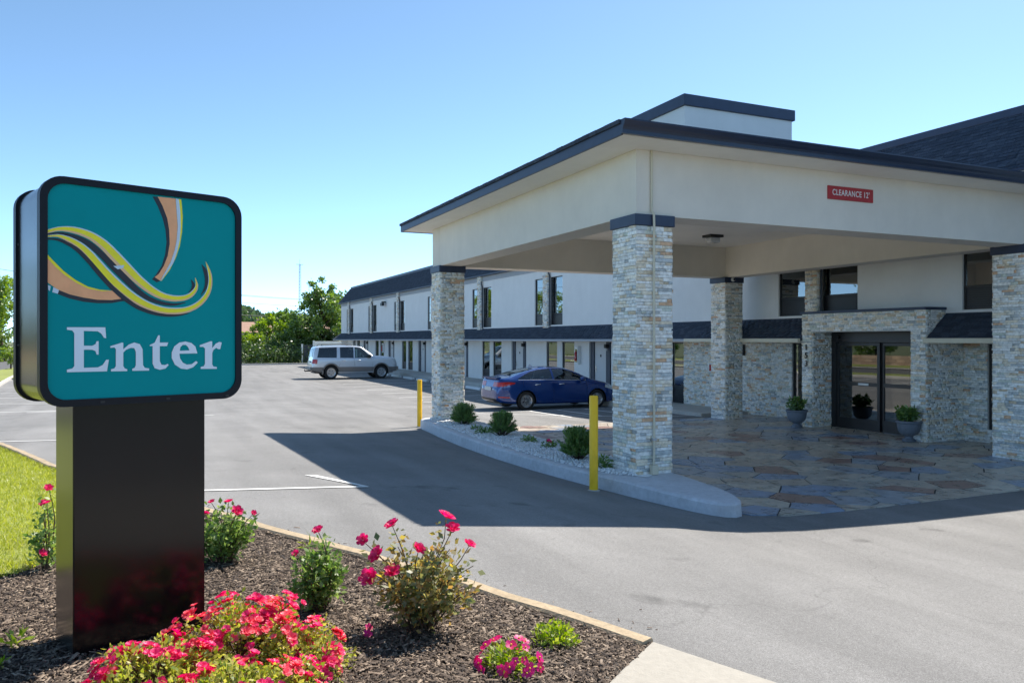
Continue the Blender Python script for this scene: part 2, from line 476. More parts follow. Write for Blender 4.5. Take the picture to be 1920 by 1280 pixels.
# ---------------------------------------------------------------- the lie of the land
YN = [-40, 7, 17, 27, 75]
ROW = [([-30, -2, 2.15, 4.74, 6.45, 8.1, 10, 30], [.95, .90, .72, .45, .25, .12, .05, .05]),
       ([-30, -2, 0, 2.15, 4.74, 5.5, 6.45, 8.1, 10, 30], [.74, .72, .67, .53, .283, .16, .09, .03, 0, 0]),
       ([-30, -2, 2, 5.3, 7, 9, 11, 30], [.36, .34, .278, .10, .05, .0, -.01, -.03]),
       ([-30, 0, 5, 9, 30], [0, 0, -.08, -.2, -.2]),
       ([-30, 30], [-.2, -.2])]
def gz_np(X, Y):
    X = np.asarray(X, float); Y = np.asarray(Y, float)
    rows = [np.interp(X, a, b) for a, b in ROW]
    out = rows[0].copy()
    for i in range(4):
        t = np.clip((Y - YN[i]) / (YN[i + 1] - YN[i]), 0, 1)
        m = Y >= YN[i]
        out = np.where(m, rows[i] * (1 - t) + rows[i + 1] * t, out)
    return out
def gz(x, y): return float(gz_np(np.array([x]), np.array([y]))[0])

def sheet(name, xs, ys, dz, material, mask=None, kind='structure', noise=0.):
    X, Y = np.meshgrid(xs, ys)
    Z = gz_np(X, Y) + dz
    if noise: Z = Z + rng.normal(0, noise, Z.shape)
    V = np.stack([X, Y, Z], -1).reshape(-1, 3)
    nx, ny = len(xs), len(ys)
    F = []
    for j in range(ny - 1):
        for i in range(nx - 1):
            if mask is not None and not mask(.5 * (xs[i] + xs[i + 1]), .5 * (ys[j] + ys[j + 1])): continue
            F.append((j * nx + i, j * nx + i + 1, (j + 1) * nx + i + 1, (j + 1) * nx + i))
    me = bpy.data.meshes.new(name); me.from_pydata(V.tolist(), [], F); me.update(); me.shade_smooth()
    o = link_mesh(name, me, material); return tag(o, kind=kind)

def strip_poly(name, pts, dz, material, parent=None, kind='structure', step=.4):
    """a flat painted marking laid on the land: pts = 4 corners (two long sides 0-1 and 3-2)"""
    a, b, c, d = [Vector(p) for p in pts]
    n = max(1, int((b - a).length / step))
    mb = MB(); vs = []
    for i in range(n + 1):
        t = i / n
        for p in (a.lerp(b, t), d.lerp(c, t)): vs.append((p.x, p.y, gz(p.x, p.y) + dz))
    mb.add(vs, [(2 * i, 2 * i + 2, 2 * i + 3, 2 * i + 1) for i in range(n)])
    o = mb.obj(name, material, parent)
    return tag(o, kind=kind)

def line_mark(a, b, width=.1, dz=.008, name='parking_line'):
    a, b = Vector(a), Vector(b); t = (b - a).normalized(); n = Vector((-t.y, t.x)) * width * .5
    return strip_poly(name, [a - n, b - n, b + n, a + n], dz, M['paint'])
# ---------------------------------------------------------------- sign artwork, metres on the sign face before scaling
LOGO={'black':[[(0.688,3.185),(0.722,3.124),(0.755,3.045),(0.775,2.963),(0.782,2.880),(0.773,2.795),(0.748,2.710),(0.708,2.645),(0.684,2.614),(0.701,2.631),(0.728,2.653),(0.762,2.711),(0.789,2.783),(0.803,2.868),(0.800,2.965),(0.786,3.048),(0.755,3.128),(0.722,3.189)],
[(0.701,2.634),(0.739,2.606),(0.715,2.596),(0.684,2.614)],
[(0.043,2.870),(0.058,2.874),(0.073,2.878),(0.089,2.882),(0.104,2.885),(0.119,2.886),(0.133,2.887),(0.148,2.886),(0.164,2.885),(0.181,2.882),(0.199,2.879),(0.218,2.874),(0.237,2.868),(0.254,2.862),(0.271,2.854),(0.289,2.845),(0.307,2.834),(0.326,2.820),(0.345,2.804),(0.364,2.787),(0.383,2.770),(0.400,2.754),(0.415,2.738),(0.431,2.722),(0.446,2.706),(0.461,2.691),(0.476,2.675),(0.492,2.660),(0.508,2.643),(0.526,2.623),(0.545,2.603),(0.564,2.583),(0.582,2.564),(0.601,2.547),(0.619,2.530),(0.637,2.516),(0.656,2.503),(0.675,2.492),(0.696,2.483),(0.716,2.475),(0.738,2.469),(0.761,2.463),(0.784,2.459),(0.808,2.456),(0.830,2.454),(0.851,2.455),(0.872,2.457),(0.892,2.461),(0.913,2.464),(0.914,2.461),(0.894,2.454),(0.874,2.447),(0.853,2.441),(0.830,2.437),(0.806,2.436),(0.781,2.438),(0.756,2.440),(0.732,2.445),(0.709,2.450),(0.686,2.457),(0.663,2.466),(0.641,2.476),(0.620,2.489),(0.599,2.503),(0.578,2.518),(0.558,2.535),(0.538,2.553),(0.517,2.573),(0.498,2.592),(0.479,2.611),(0.463,2.627),(0.447,2.642),(0.432,2.658),(0.416,2.674),(0.401,2.690),(0.387,2.706),(0.372,2.723),(0.356,2.739),(0.339,2.756),(0.321,2.773),(0.303,2.789),(0.287,2.803),(0.271,2.815),(0.257,2.825),(0.242,2.833),(0.226,2.841),(0.210,2.849),(0.192,2.855),(0.175,2.860),(0.159,2.864),(0.145,2.867),(0.131,2.868),(0.118,2.869),(0.104,2.869),(0.090,2.867),(0.075,2.864),(0.060,2.861),(0.045,2.857)],
[(0.044,2.843),(0.059,2.844),(0.074,2.845),(0.090,2.846),(0.105,2.845),(0.121,2.842),(0.136,2.838),(0.151,2.833),(0.166,2.827),(0.181,2.820),(0.196,2.811),(0.212,2.802),(0.227,2.791),(0.243,2.777),(0.258,2.762),(0.273,2.746),(0.288,2.729),(0.304,2.712),(0.319,2.694),(0.334,2.676),(0.350,2.657),(0.366,2.638),(0.382,2.619),(0.399,2.599),(0.416,2.580),(0.435,2.560),(0.455,2.541),(0.476,2.522),(0.497,2.504),(0.518,2.486),(0.540,2.469),(0.561,2.453),(0.583,2.439),(0.605,2.427),(0.627,2.417),(0.649,2.408),(0.672,2.400),(0.694,2.393),(0.717,2.387),(0.740,2.383),(0.763,2.380),(0.786,2.377),(0.810,2.377),(0.834,2.377),(0.857,2.378),(0.879,2.380),(0.900,2.382),(0.920,2.386),(0.942,2.389),(0.942,2.387),(0.922,2.380),(0.901,2.374),(0.880,2.368),(0.858,2.364),(0.835,2.361),(0.810,2.359),(0.785,2.359),(0.761,2.360),(0.737,2.363),(0.713,2.366),(0.689,2.371),(0.665,2.377),(0.641,2.385),(0.618,2.393),(0.594,2.403),(0.570,2.415),(0.547,2.429),(0.523,2.445),(0.500,2.462),(0.478,2.479),(0.457,2.498),(0.436,2.518),(0.415,2.537),(0.396,2.557),(0.378,2.577),(0.361,2.597),(0.344,2.617),(0.328,2.636),(0.313,2.655),(0.298,2.674),(0.284,2.692),(0.269,2.709),(0.255,2.725),(0.240,2.741),(0.226,2.756),(0.212,2.769),(0.198,2.780),(0.185,2.790),(0.171,2.799),(0.157,2.806),(0.143,2.814),(0.130,2.820),(0.116,2.825),(0.102,2.830),(0.088,2.832),(0.074,2.833),(0.059,2.833),(0.044,2.834)],
[(1.029,2.740),(1.038,2.731),(1.049,2.723),(1.058,2.712),(1.066,2.699),(1.071,2.683),(1.074,2.665),(1.076,2.647),(1.076,2.630),(1.075,2.614),(1.072,2.598),(1.068,2.583),(1.062,2.568),(1.053,2.554),(1.043,2.542),(1.032,2.530),(1.022,2.518),(1.019,2.520),(1.027,2.534),(1.034,2.548),(1.041,2.561),(1.046,2.574),(1.049,2.587),(1.051,2.601),(1.052,2.615),(1.052,2.629),(1.051,2.644),(1.048,2.660),(1.045,2.675),(1.041,2.689),(1.038,2.701),(1.035,2.713),(1.031,2.726),(1.026,2.739)],
[(0.953,2.627),(0.960,2.620),(0.967,2.613),(0.973,2.605),(0.977,2.595),(0.978,2.584),(0.975,2.574),(0.971,2.564),(0.966,2.556),(0.959,2.549),(0.951,2.543),(0.943,2.538),(0.936,2.533),(0.934,2.535),(0.939,2.543),(0.945,2.550),(0.949,2.557),(0.952,2.563),(0.955,2.571),(0.956,2.578),(0.957,2.585),(0.958,2.591),(0.957,2.598),(0.956,2.606),(0.953,2.616),(0.951,2.626)],
[(0.104,2.518),(0.173,2.491),(0.255,2.473),(0.339,2.462),(0.425,2.463),(0.500,2.476),(0.515,2.462),(0.425,2.443),(0.339,2.439),(0.255,2.446),(0.173,2.464),(0.104,2.490)]],
'salmon':[[(0.722,3.189),(0.755,3.128),(0.786,3.048),(0.800,2.965),(0.803,2.868),(0.789,2.783),(0.762,2.711),(0.728,2.653),(0.701,2.631),(0.739,2.608),(0.775,2.677),(0.809,2.742),(0.837,2.828),(0.851,2.900),(0.858,2.999),(0.851,3.097),(0.844,3.191)],
[(0.044,2.718),(0.087,2.667),(0.144,2.614),(0.214,2.566),(0.285,2.532),(0.363,2.520),(0.450,2.528),(0.500,2.476),(0.425,2.463),(0.339,2.462),(0.255,2.473),(0.173,2.491),(0.104,2.519),(0.044,2.563)]],
'yellow':[[(0.042,2.892),(0.057,2.898),(0.072,2.904),(0.087,2.910),(0.103,2.915),(0.118,2.918),(0.132,2.921),(0.147,2.923),(0.163,2.923),(0.180,2.924),(0.198,2.923),(0.217,2.921),(0.236,2.918),(0.254,2.914),(0.273,2.909),(0.292,2.903),(0.311,2.895),(0.331,2.885),(0.351,2.874),(0.370,2.862),(0.390,2.847),(0.409,2.831),(0.428,2.813),(0.447,2.794),(0.465,2.776),(0.483,2.757),(0.500,2.739),(0.518,2.720),(0.536,2.701),(0.555,2.681),(0.574,2.661),(0.593,2.641),(0.611,2.623),(0.630,2.606),(0.649,2.590),(0.667,2.575),(0.686,2.561),(0.705,2.548),(0.723,2.537),(0.742,2.527),(0.761,2.519),(0.781,2.513),(0.803,2.508),(0.824,2.505),(0.845,2.504),(0.864,2.504),(0.883,2.506),(0.901,2.509),(0.916,2.514),(0.929,2.520),(0.942,2.527),(0.952,2.537),(0.962,2.546),(0.970,2.555),(0.976,2.565),(0.981,2.575),(0.985,2.586),(0.986,2.598),(0.985,2.612),(0.982,2.627),(0.981,2.642),(0.982,2.642),(0.987,2.628),(0.991,2.614),(0.995,2.599),(0.996,2.585),(0.994,2.572),(0.990,2.559),(0.984,2.546),(0.976,2.534),(0.965,2.523),(0.953,2.512),(0.939,2.502),(0.923,2.494),(0.905,2.487),(0.886,2.483),(0.865,2.480),(0.844,2.479),(0.821,2.480),(0.798,2.482),(0.774,2.486),(0.752,2.491),(0.730,2.499),(0.709,2.509),(0.688,2.520),(0.668,2.532),(0.647,2.546),(0.627,2.561),(0.607,2.577),(0.587,2.594),(0.567,2.612),(0.547,2.632),(0.528,2.651),(0.509,2.671),(0.490,2.689),(0.472,2.708),(0.454,2.726),(0.437,2.744),(0.419,2.763),(0.401,2.782),(0.384,2.800),(0.367,2.816),(0.349,2.830),(0.332,2.844),(0.315,2.856),(0.297,2.866),(0.280,2.874),(0.263,2.881),(0.246,2.887),(0.229,2.892),(0.211,2.896),(0.194,2.899),(0.177,2.901),(0.161,2.902),(0.146,2.903),(0.132,2.902),(0.119,2.901),(0.105,2.899),(0.090,2.895),(0.075,2.890),(0.060,2.884),(0.045,2.879)],
[(0.044,2.859),(0.059,2.862),(0.074,2.865),(0.089,2.868),(0.105,2.869),(0.120,2.869),(0.135,2.866),(0.150,2.863),(0.166,2.859),(0.182,2.853),(0.200,2.846),(0.217,2.837),(0.234,2.827),(0.251,2.816),(0.267,2.804),(0.283,2.790),(0.299,2.775),(0.316,2.758),(0.332,2.739),(0.347,2.720),(0.363,2.702),(0.379,2.684),(0.396,2.665),(0.413,2.647),(0.430,2.629),(0.448,2.611),(0.466,2.593),(0.485,2.576),(0.503,2.560),(0.521,2.544),(0.539,2.529),(0.557,2.515),(0.576,2.501),(0.597,2.488),(0.619,2.474),(0.641,2.462),(0.663,2.451),(0.685,2.442),(0.707,2.435),(0.730,2.428),(0.752,2.423),(0.774,2.420),(0.797,2.417),(0.821,2.417),(0.843,2.417),(0.866,2.418),(0.888,2.421),(0.910,2.425),(0.930,2.431),(0.950,2.439),(0.969,2.448),(0.987,2.459),(1.004,2.472),(1.020,2.487),(1.035,2.504),(1.049,2.523),(1.060,2.541),(1.068,2.559),(1.074,2.578),(1.077,2.598),(1.080,2.616),(1.081,2.634),(1.080,2.651),(1.078,2.668),(1.075,2.686),(1.071,2.704),(1.066,2.723),(1.061,2.742),(1.056,2.761),(1.057,2.762),(1.065,2.744),(1.074,2.726),(1.082,2.708),(1.088,2.690),(1.092,2.672),(1.095,2.654),(1.097,2.635),(1.097,2.616),(1.095,2.596),(1.092,2.575),(1.087,2.554),(1.078,2.533),(1.067,2.512),(1.052,2.491),(1.036,2.472),(1.019,2.455),(1.000,2.440),(0.980,2.427),(0.959,2.417),(0.938,2.408),(0.915,2.400),(0.892,2.395),(0.868,2.392),(0.844,2.389),(0.820,2.388),(0.795,2.388),(0.771,2.390),(0.746,2.393),(0.722,2.398),(0.698,2.404),(0.674,2.412),(0.650,2.420),(0.626,2.431),(0.602,2.443),(0.579,2.456),(0.556,2.469),(0.536,2.482),(0.516,2.496),(0.497,2.511),(0.478,2.526),(0.458,2.543),(0.439,2.560),(0.420,2.578),(0.402,2.596),(0.384,2.615),(0.367,2.635),(0.350,2.654),(0.334,2.673),(0.319,2.693),(0.304,2.713),(0.290,2.732),(0.276,2.749),(0.262,2.765),(0.248,2.779),(0.234,2.792),(0.220,2.804),(0.205,2.815),(0.189,2.824),(0.174,2.833),(0.159,2.840),(0.144,2.847),(0.131,2.852),(0.117,2.856),(0.103,2.859),(0.089,2.859),(0.074,2.857),(0.059,2.854),(0.044,2.852)],
[(0.044,2.741),(0.081,2.699),(0.138,2.639),(0.208,2.585),(0.279,2.546),(0.351,2.529),(0.419,2.526),(0.450,2.528),(0.363,2.520),(0.285,2.532),(0.214,2.566),(0.144,2.614),(0.087,2.667),(0.044,2.718)],
[(0.865,3.190),(0.876,3.100),(0.879,3.001),(0.872,2.902),(0.855,2.823),(0.827,2.736),(0.786,2.671),(0.743,2.607),(0.748,2.609),(0.803,2.686),(0.844,2.773),(0.872,2.859),(0.888,2.960),(0.893,3.073),(0.883,3.188)]],
'pale':[[(0.042,2.895),(0.057,2.901),(0.071,2.907),(0.087,2.913),(0.102,2.919),(0.117,2.922),(0.132,2.925),(0.147,2.927),(0.163,2.929),(0.180,2.929),(0.199,2.929),(0.218,2.927),(0.237,2.925),(0.256,2.921),(0.275,2.916),(0.295,2.910),(0.315,2.902),(0.335,2.893),(0.355,2.882),(0.375,2.869),(0.396,2.855),(0.415,2.838),(0.435,2.820),(0.453,2.801),(0.472,2.783),(0.489,2.765),(0.507,2.746),(0.525,2.727),(0.543,2.708),(0.561,2.688),(0.580,2.668),(0.599,2.648),(0.617,2.630),(0.636,2.613),(0.654,2.597),(0.672,2.582),(0.690,2.568),(0.709,2.555),(0.727,2.544),(0.745,2.534),(0.763,2.526),(0.783,2.519),(0.804,2.515),(0.825,2.511),(0.845,2.510),(0.864,2.510),(0.882,2.511),(0.899,2.514),(0.914,2.518),(0.927,2.524),(0.939,2.531),(0.949,2.540),(0.958,2.549),(0.966,2.557),(0.973,2.566),(0.978,2.576),(0.982,2.586),(0.983,2.598),(0.983,2.612),(0.981,2.627),(0.980,2.642),(0.981,2.642),(0.982,2.627),(0.985,2.612),(0.986,2.598),(0.985,2.586),(0.981,2.575),(0.976,2.565),(0.970,2.555),(0.962,2.546),(0.952,2.537),(0.942,2.527),(0.929,2.520),(0.916,2.514),(0.901,2.509),(0.883,2.506),(0.864,2.504),(0.845,2.504),(0.824,2.505),(0.803,2.508),(0.781,2.513),(0.761,2.519),(0.742,2.527),(0.723,2.537),(0.705,2.548),(0.686,2.561),(0.667,2.575),(0.649,2.590),(0.630,2.606),(0.611,2.623),(0.593,2.641),(0.574,2.661),(0.555,2.681),(0.536,2.701),(0.518,2.720),(0.500,2.739),(0.483,2.757),(0.465,2.776),(0.447,2.794),(0.428,2.813),(0.409,2.831),(0.390,2.847),(0.370,2.862),(0.351,2.874),(0.331,2.885),(0.311,2.895),(0.292,2.903),(0.273,2.909),(0.254,2.914),(0.236,2.918),(0.217,2.921),(0.198,2.923),(0.180,2.924),(0.163,2.923),(0.147,2.923),(0.132,2.921),(0.118,2.918),(0.103,2.915),(0.087,2.910),(0.072,2.904),(0.057,2.898),(0.042,2.892)],
[(0.044,2.861),(0.059,2.864),(0.074,2.867),(0.089,2.870),(0.105,2.872),(0.120,2.871),(0.136,2.870),(0.151,2.867),(0.168,2.863),(0.184,2.858),(0.202,2.851),(0.220,2.842),(0.238,2.833),(0.255,2.822),(0.272,2.809),(0.288,2.796),(0.305,2.781),(0.322,2.764),(0.338,2.745),(0.354,2.727),(0.370,2.709),(0.386,2.691),(0.403,2.672),(0.420,2.654),(0.437,2.636),(0.455,2.619),(0.473,2.601),(0.491,2.584),(0.509,2.568),(0.527,2.552),(0.544,2.537),(0.562,2.523),(0.581,2.509),(0.601,2.495),(0.622,2.482),(0.644,2.470),(0.666,2.459),(0.688,2.450),(0.709,2.442),(0.731,2.436),(0.753,2.430),(0.775,2.427),(0.798,2.425),(0.821,2.424),(0.843,2.424),(0.865,2.425),(0.887,2.427),(0.908,2.431),(0.928,2.436),(0.948,2.444),(0.966,2.453),(0.984,2.464),(1.000,2.476),(1.016,2.491),(1.031,2.508),(1.045,2.525),(1.056,2.543),(1.063,2.560),(1.069,2.579),(1.073,2.598),(1.076,2.616),(1.077,2.634),(1.076,2.651),(1.074,2.667),(1.072,2.685),(1.069,2.703),(1.064,2.722),(1.060,2.742),(1.055,2.761),(1.056,2.761),(1.061,2.742),(1.066,2.723),(1.071,2.704),(1.075,2.686),(1.078,2.668),(1.080,2.651),(1.081,2.634),(1.080,2.616),(1.077,2.598),(1.074,2.578),(1.068,2.559),(1.060,2.541),(1.049,2.523),(1.035,2.504),(1.020,2.487),(1.004,2.472),(0.987,2.459),(0.969,2.448),(0.950,2.439),(0.930,2.431),(0.910,2.425),(0.888,2.421),(0.866,2.418),(0.843,2.417),(0.821,2.417),(0.797,2.417),(0.774,2.420),(0.752,2.423),(0.730,2.428),(0.707,2.435),(0.685,2.442),(0.663,2.451),(0.641,2.462),(0.619,2.474),(0.597,2.488),(0.576,2.501),(0.557,2.515),(0.539,2.529),(0.521,2.544),(0.503,2.560),(0.485,2.576),(0.466,2.593),(0.448,2.611),(0.430,2.629),(0.413,2.647),(0.396,2.665),(0.379,2.684),(0.363,2.702),(0.347,2.720),(0.332,2.739),(0.316,2.758),(0.299,2.775),(0.283,2.790),(0.267,2.804),(0.251,2.816),(0.234,2.827),(0.217,2.837),(0.200,2.846),(0.182,2.853),(0.166,2.859),(0.150,2.863),(0.135,2.866),(0.120,2.869),(0.105,2.869),(0.089,2.868),(0.074,2.865),(0.059,2.862),(0.044,2.859)],
[(0.844,3.191),(0.851,3.097),(0.858,2.999),(0.851,2.900),(0.837,2.828),(0.809,2.742),(0.775,2.677),(0.739,2.608),(0.743,2.607),(0.786,2.671),(0.827,2.736),(0.855,2.823),(0.872,2.902),(0.879,3.001),(0.876,3.100),(0.865,3.190)],
[(0.435,2.690),(0.503,2.701),(0.497,2.681),(0.462,2.670)],
[(0.048,2.545),(0.064,2.539),(0.059,2.507),(0.050,2.516)],
[(0.079,2.533),(0.111,2.516),(0.104,2.492),(0.072,2.501)]],
'tan':[[(0.045,2.879),(0.060,2.884),(0.075,2.890),(0.090,2.895),(0.105,2.899),(0.119,2.901),(0.132,2.902),(0.146,2.903),(0.161,2.902),(0.177,2.901),(0.194,2.899),(0.211,2.896),(0.229,2.892),(0.246,2.887),(0.263,2.881),(0.280,2.874),(0.297,2.866),(0.315,2.856),(0.332,2.844),(0.349,2.830),(0.367,2.816),(0.384,2.800),(0.401,2.782),(0.419,2.763),(0.437,2.744),(0.454,2.726),(0.472,2.708),(0.490,2.689),(0.509,2.671),(0.528,2.651),(0.547,2.632),(0.567,2.612),(0.587,2.594),(0.607,2.577),(0.627,2.561),(0.647,2.546),(0.668,2.532),(0.688,2.520),(0.709,2.509),(0.730,2.499),(0.752,2.491),(0.774,2.486),(0.798,2.482),(0.821,2.480),(0.844,2.479),(0.865,2.480),(0.886,2.483),(0.905,2.487),(0.923,2.494),(0.939,2.502),(0.953,2.512),(0.965,2.523),(0.976,2.534),(0.984,2.546),(0.990,2.559),(0.994,2.572),(0.996,2.585),(0.995,2.599),(0.991,2.614),(0.987,2.628),(0.982,2.642),(0.983,2.643),(0.989,2.629),(0.994,2.615),(1.000,2.600),(1.002,2.585),(1.000,2.570),(0.997,2.556),(0.990,2.542),(0.982,2.529),(0.972,2.516),(0.959,2.504),(0.944,2.493),(0.927,2.484),(0.908,2.477),(0.887,2.472),(0.865,2.469),(0.843,2.467),(0.820,2.467),(0.796,2.469),(0.771,2.473),(0.747,2.478),(0.724,2.486),(0.702,2.495),(0.680,2.506),(0.659,2.518),(0.638,2.532),(0.617,2.547),(0.596,2.563),(0.575,2.580),(0.555,2.598),(0.534,2.618),(0.515,2.637),(0.495,2.656),(0.477,2.675),(0.459,2.693),(0.441,2.711),(0.423,2.729),(0.405,2.748),(0.388,2.768),(0.372,2.785),(0.356,2.801),(0.339,2.816),(0.323,2.829),(0.307,2.841),(0.291,2.852),(0.275,2.860),(0.259,2.867),(0.242,2.873),(0.225,2.879),(0.209,2.883),(0.192,2.887),(0.175,2.890),(0.160,2.892),(0.145,2.893),(0.132,2.894),(0.119,2.893),(0.106,2.891),(0.091,2.888),(0.077,2.883),(0.062,2.878),(0.047,2.873)],
[(0.044,2.852),(0.059,2.854),(0.074,2.857),(0.089,2.859),(0.103,2.859),(0.117,2.856),(0.131,2.852),(0.144,2.847),(0.159,2.840),(0.174,2.833),(0.189,2.824),(0.205,2.815),(0.220,2.804),(0.234,2.792),(0.248,2.779),(0.262,2.765),(0.276,2.749),(0.290,2.732),(0.304,2.713),(0.319,2.693),(0.334,2.673),(0.350,2.654),(0.367,2.635),(0.384,2.615),(0.402,2.596),(0.420,2.578),(0.439,2.560),(0.458,2.543),(0.478,2.526),(0.497,2.511),(0.516,2.496),(0.536,2.482),(0.556,2.469),(0.579,2.456),(0.602,2.443),(0.626,2.431),(0.650,2.420),(0.674,2.412),(0.698,2.404),(0.722,2.398),(0.746,2.393),(0.771,2.390),(0.795,2.388),(0.820,2.388),(0.844,2.389),(0.868,2.392),(0.892,2.395),(0.915,2.400),(0.938,2.408),(0.959,2.417),(0.980,2.427),(1.000,2.440),(1.019,2.455),(1.036,2.472),(1.052,2.491),(1.067,2.512),(1.078,2.533),(1.087,2.554),(1.092,2.575),(1.095,2.596),(1.097,2.616),(1.097,2.635),(1.095,2.654),(1.092,2.672),(1.088,2.690),(1.082,2.708),(1.074,2.726),(1.065,2.744),(1.057,2.762),(1.058,2.762),(1.068,2.745),(1.078,2.728),(1.087,2.710),(1.094,2.692),(1.100,2.673),(1.103,2.655),(1.105,2.636),(1.105,2.616),(1.104,2.595),(1.101,2.573),(1.095,2.551),(1.087,2.529),(1.075,2.507),(1.061,2.485),(1.044,2.465),(1.026,2.446),(1.007,2.431),(0.986,2.417),(0.964,2.406),(0.941,2.396),(0.918,2.389),(0.894,2.383),(0.869,2.379),(0.845,2.376),(0.820,2.374),(0.795,2.374),(0.769,2.375),(0.744,2.378),(0.718,2.383),(0.693,2.389),(0.669,2.397),(0.644,2.405),(0.619,2.416),(0.594,2.428),(0.570,2.440),(0.547,2.453),(0.526,2.466),(0.505,2.480),(0.485,2.495),(0.466,2.510),(0.446,2.527),(0.426,2.544),(0.407,2.562),(0.388,2.581),(0.370,2.600),(0.353,2.620),(0.336,2.640),(0.320,2.659),(0.305,2.680),(0.291,2.700),(0.278,2.720),(0.265,2.737),(0.252,2.752),(0.239,2.767),(0.226,2.781),(0.213,2.793),(0.199,2.804),(0.184,2.814),(0.170,2.823),(0.155,2.832),(0.142,2.839),(0.129,2.845),(0.116,2.850),(0.103,2.854),(0.089,2.854),(0.075,2.853),(0.060,2.850),(0.044,2.849)]]}
LETTERS=[('E',[[(0.156,2.279),(0.385,2.281),(0.390,2.209),(0.376,2.212),(0.361,2.238),(0.339,2.254),(0.255,2.256),(0.255,2.160),(0.305,2.159),(0.325,2.170),(0.332,2.189),(0.344,2.189),(0.344,2.101),(0.332,2.101),(0.325,2.124),(0.305,2.133),(0.255,2.134),(0.255,2.016),(0.339,2.017),(0.369,2.032),(0.390,2.066),(0.407,2.066),(0.395,1.989),(0.156,1.990),(0.156,2.006),(0.187,2.013),(0.199,2.028),(0.199,2.240),(0.187,2.258),(0.156,2.263)]]),
('n',[[(0.416,2.156),(0.490,2.180),(0.497,2.177),(0.497,2.135),(0.532,2.166),(0.567,2.180),(0.603,2.169),(0.621,2.134),(0.624,2.025),(0.635,2.007),(0.664,2.001),(0.664,1.987),(0.554,1.988),(0.554,2.002),(0.570,2.009),(0.577,2.026),(0.577,2.117),(0.567,2.142),(0.545,2.144),(0.515,2.131),(0.497,2.113),(0.497,2.021),(0.506,2.006),(0.522,2.000),(0.522,1.987),(0.420,1.988),(0.420,2.002),(0.441,2.008),(0.450,2.022),(0.450,2.136),(0.441,2.147),(0.416,2.145)]]),
('t',[[(0.668,2.162),(0.701,2.179),(0.724,2.229),(0.735,2.229),(0.735,2.179),(0.792,2.179),(0.784,2.154),(0.735,2.154),(0.735,2.050),(0.746,2.026),(0.769,2.022),(0.789,2.031),(0.794,2.020),(0.773,1.998),(0.735,1.990),(0.701,2.002),(0.687,2.033),(0.687,2.155),(0.668,2.155)]]),
('e',[[(0.996,2.101),(0.869,2.100),(0.874,2.066),(0.893,2.037),(0.921,2.022),(0.956,2.025),(0.987,2.047),(0.999,2.035),(0.967,2.003),(0.925,1.988),(0.879,1.995),(0.838,2.024),(0.816,2.070),(0.816,2.109),(0.833,2.151),(0.869,2.179),(0.911,2.186),(0.953,2.176),(0.982,2.150)],[(0.872,2.121),(0.876,2.146),(0.893,2.162),(0.914,2.162),(0.930,2.146),(0.939,2.123)]]),
('r',[[(1.013,2.160),(1.093,2.188),(1.104,2.186),(1.104,2.138),(1.130,2.170),(1.157,2.183),(1.175,2.178),(1.163,2.130),(1.148,2.130),(1.133,2.140),(1.112,2.123),(1.104,2.101),(1.104,2.021),(1.112,2.005),(1.138,2.000),(1.138,1.987),(1.020,1.989),(1.020,2.003),(1.042,2.008),(1.051,2.025),(1.051,2.135),(1.039,2.147),(1.013,2.147)]])]
# ================================================================ GROUND AND SETTING
def spread(*segs):
    out = []
    for a, b, st in segs:
        n = max(1, int(round((b - a) / st)))
        out += [a + (b - a) * i / n for i in range(n)]
    out.append(segs[-1][1]); return out

sheet('ground', spread((-700, -60, 40), (-60, 60, 3), (60, 700, 40)), spread((-300, -42, 30), (-42, 100, 3), (100, 900, 40)), -.12, M['ground'])
ISL = [(2.45, 3.58), (2.32, 3.89), (2.18, 4.15), (2.02, 4.48), (1.87, 4.83), (1.65, 5.2), (1.4, 5.69), (1.14, 6.15), (.81, 6.72), (.41, 7.57), (0, 8.55), (-.6, 10.1),
       (-1.2, 11.65), (-1.79, 13.65), (-2.48, 15.92), (-3.2, 17.7), (-4.2, 18.9), (-5.5, 19.4)]
ISLAND = ISL + [(-8, 19.4), (-8, -3), (.2, 0.6), (.9, 2.33), (2.03, 3.23)]
PATIO = [(6.42, 7.45), (6.91, 7.27), (7.71, 7.33), (8.64, 7.42), (9.6, 7.48), (11.5, 7.45), (16.1, 7.45), (16.1, 18.12), (11.0, 18.12), (6.8, 17.95), (6.78, 15.1), (6.66, 12.9), (6.64, 9.2), (6.6, 8.2)]
xs = spread((-7.6, 9, .42), (9, 17.2, 1.0)); ys = spread((-14, 20, .42), (20, 77.6, 1.6))
sheet('parking_lot', xs, ys, 0, M['asphalt'])
sheet('street', spread((-19.5, -11.2, 2)), spread((-60, 260, 6)), .0, M['street'])
for n_, x0, x1 in (('grass_verge', -11.0, -7.7), ('roadside_lawn', -26.5, -21.4)):
    sheet(n_, spread((x0, x1, .8)), spread((20 if x0 > -12 else -40, 150, 3)), .07, M['lawn'])
sheet('sidewalk', [-21.3, -19.7], spread((-40, 200, 5)), .05, M['concrete'])

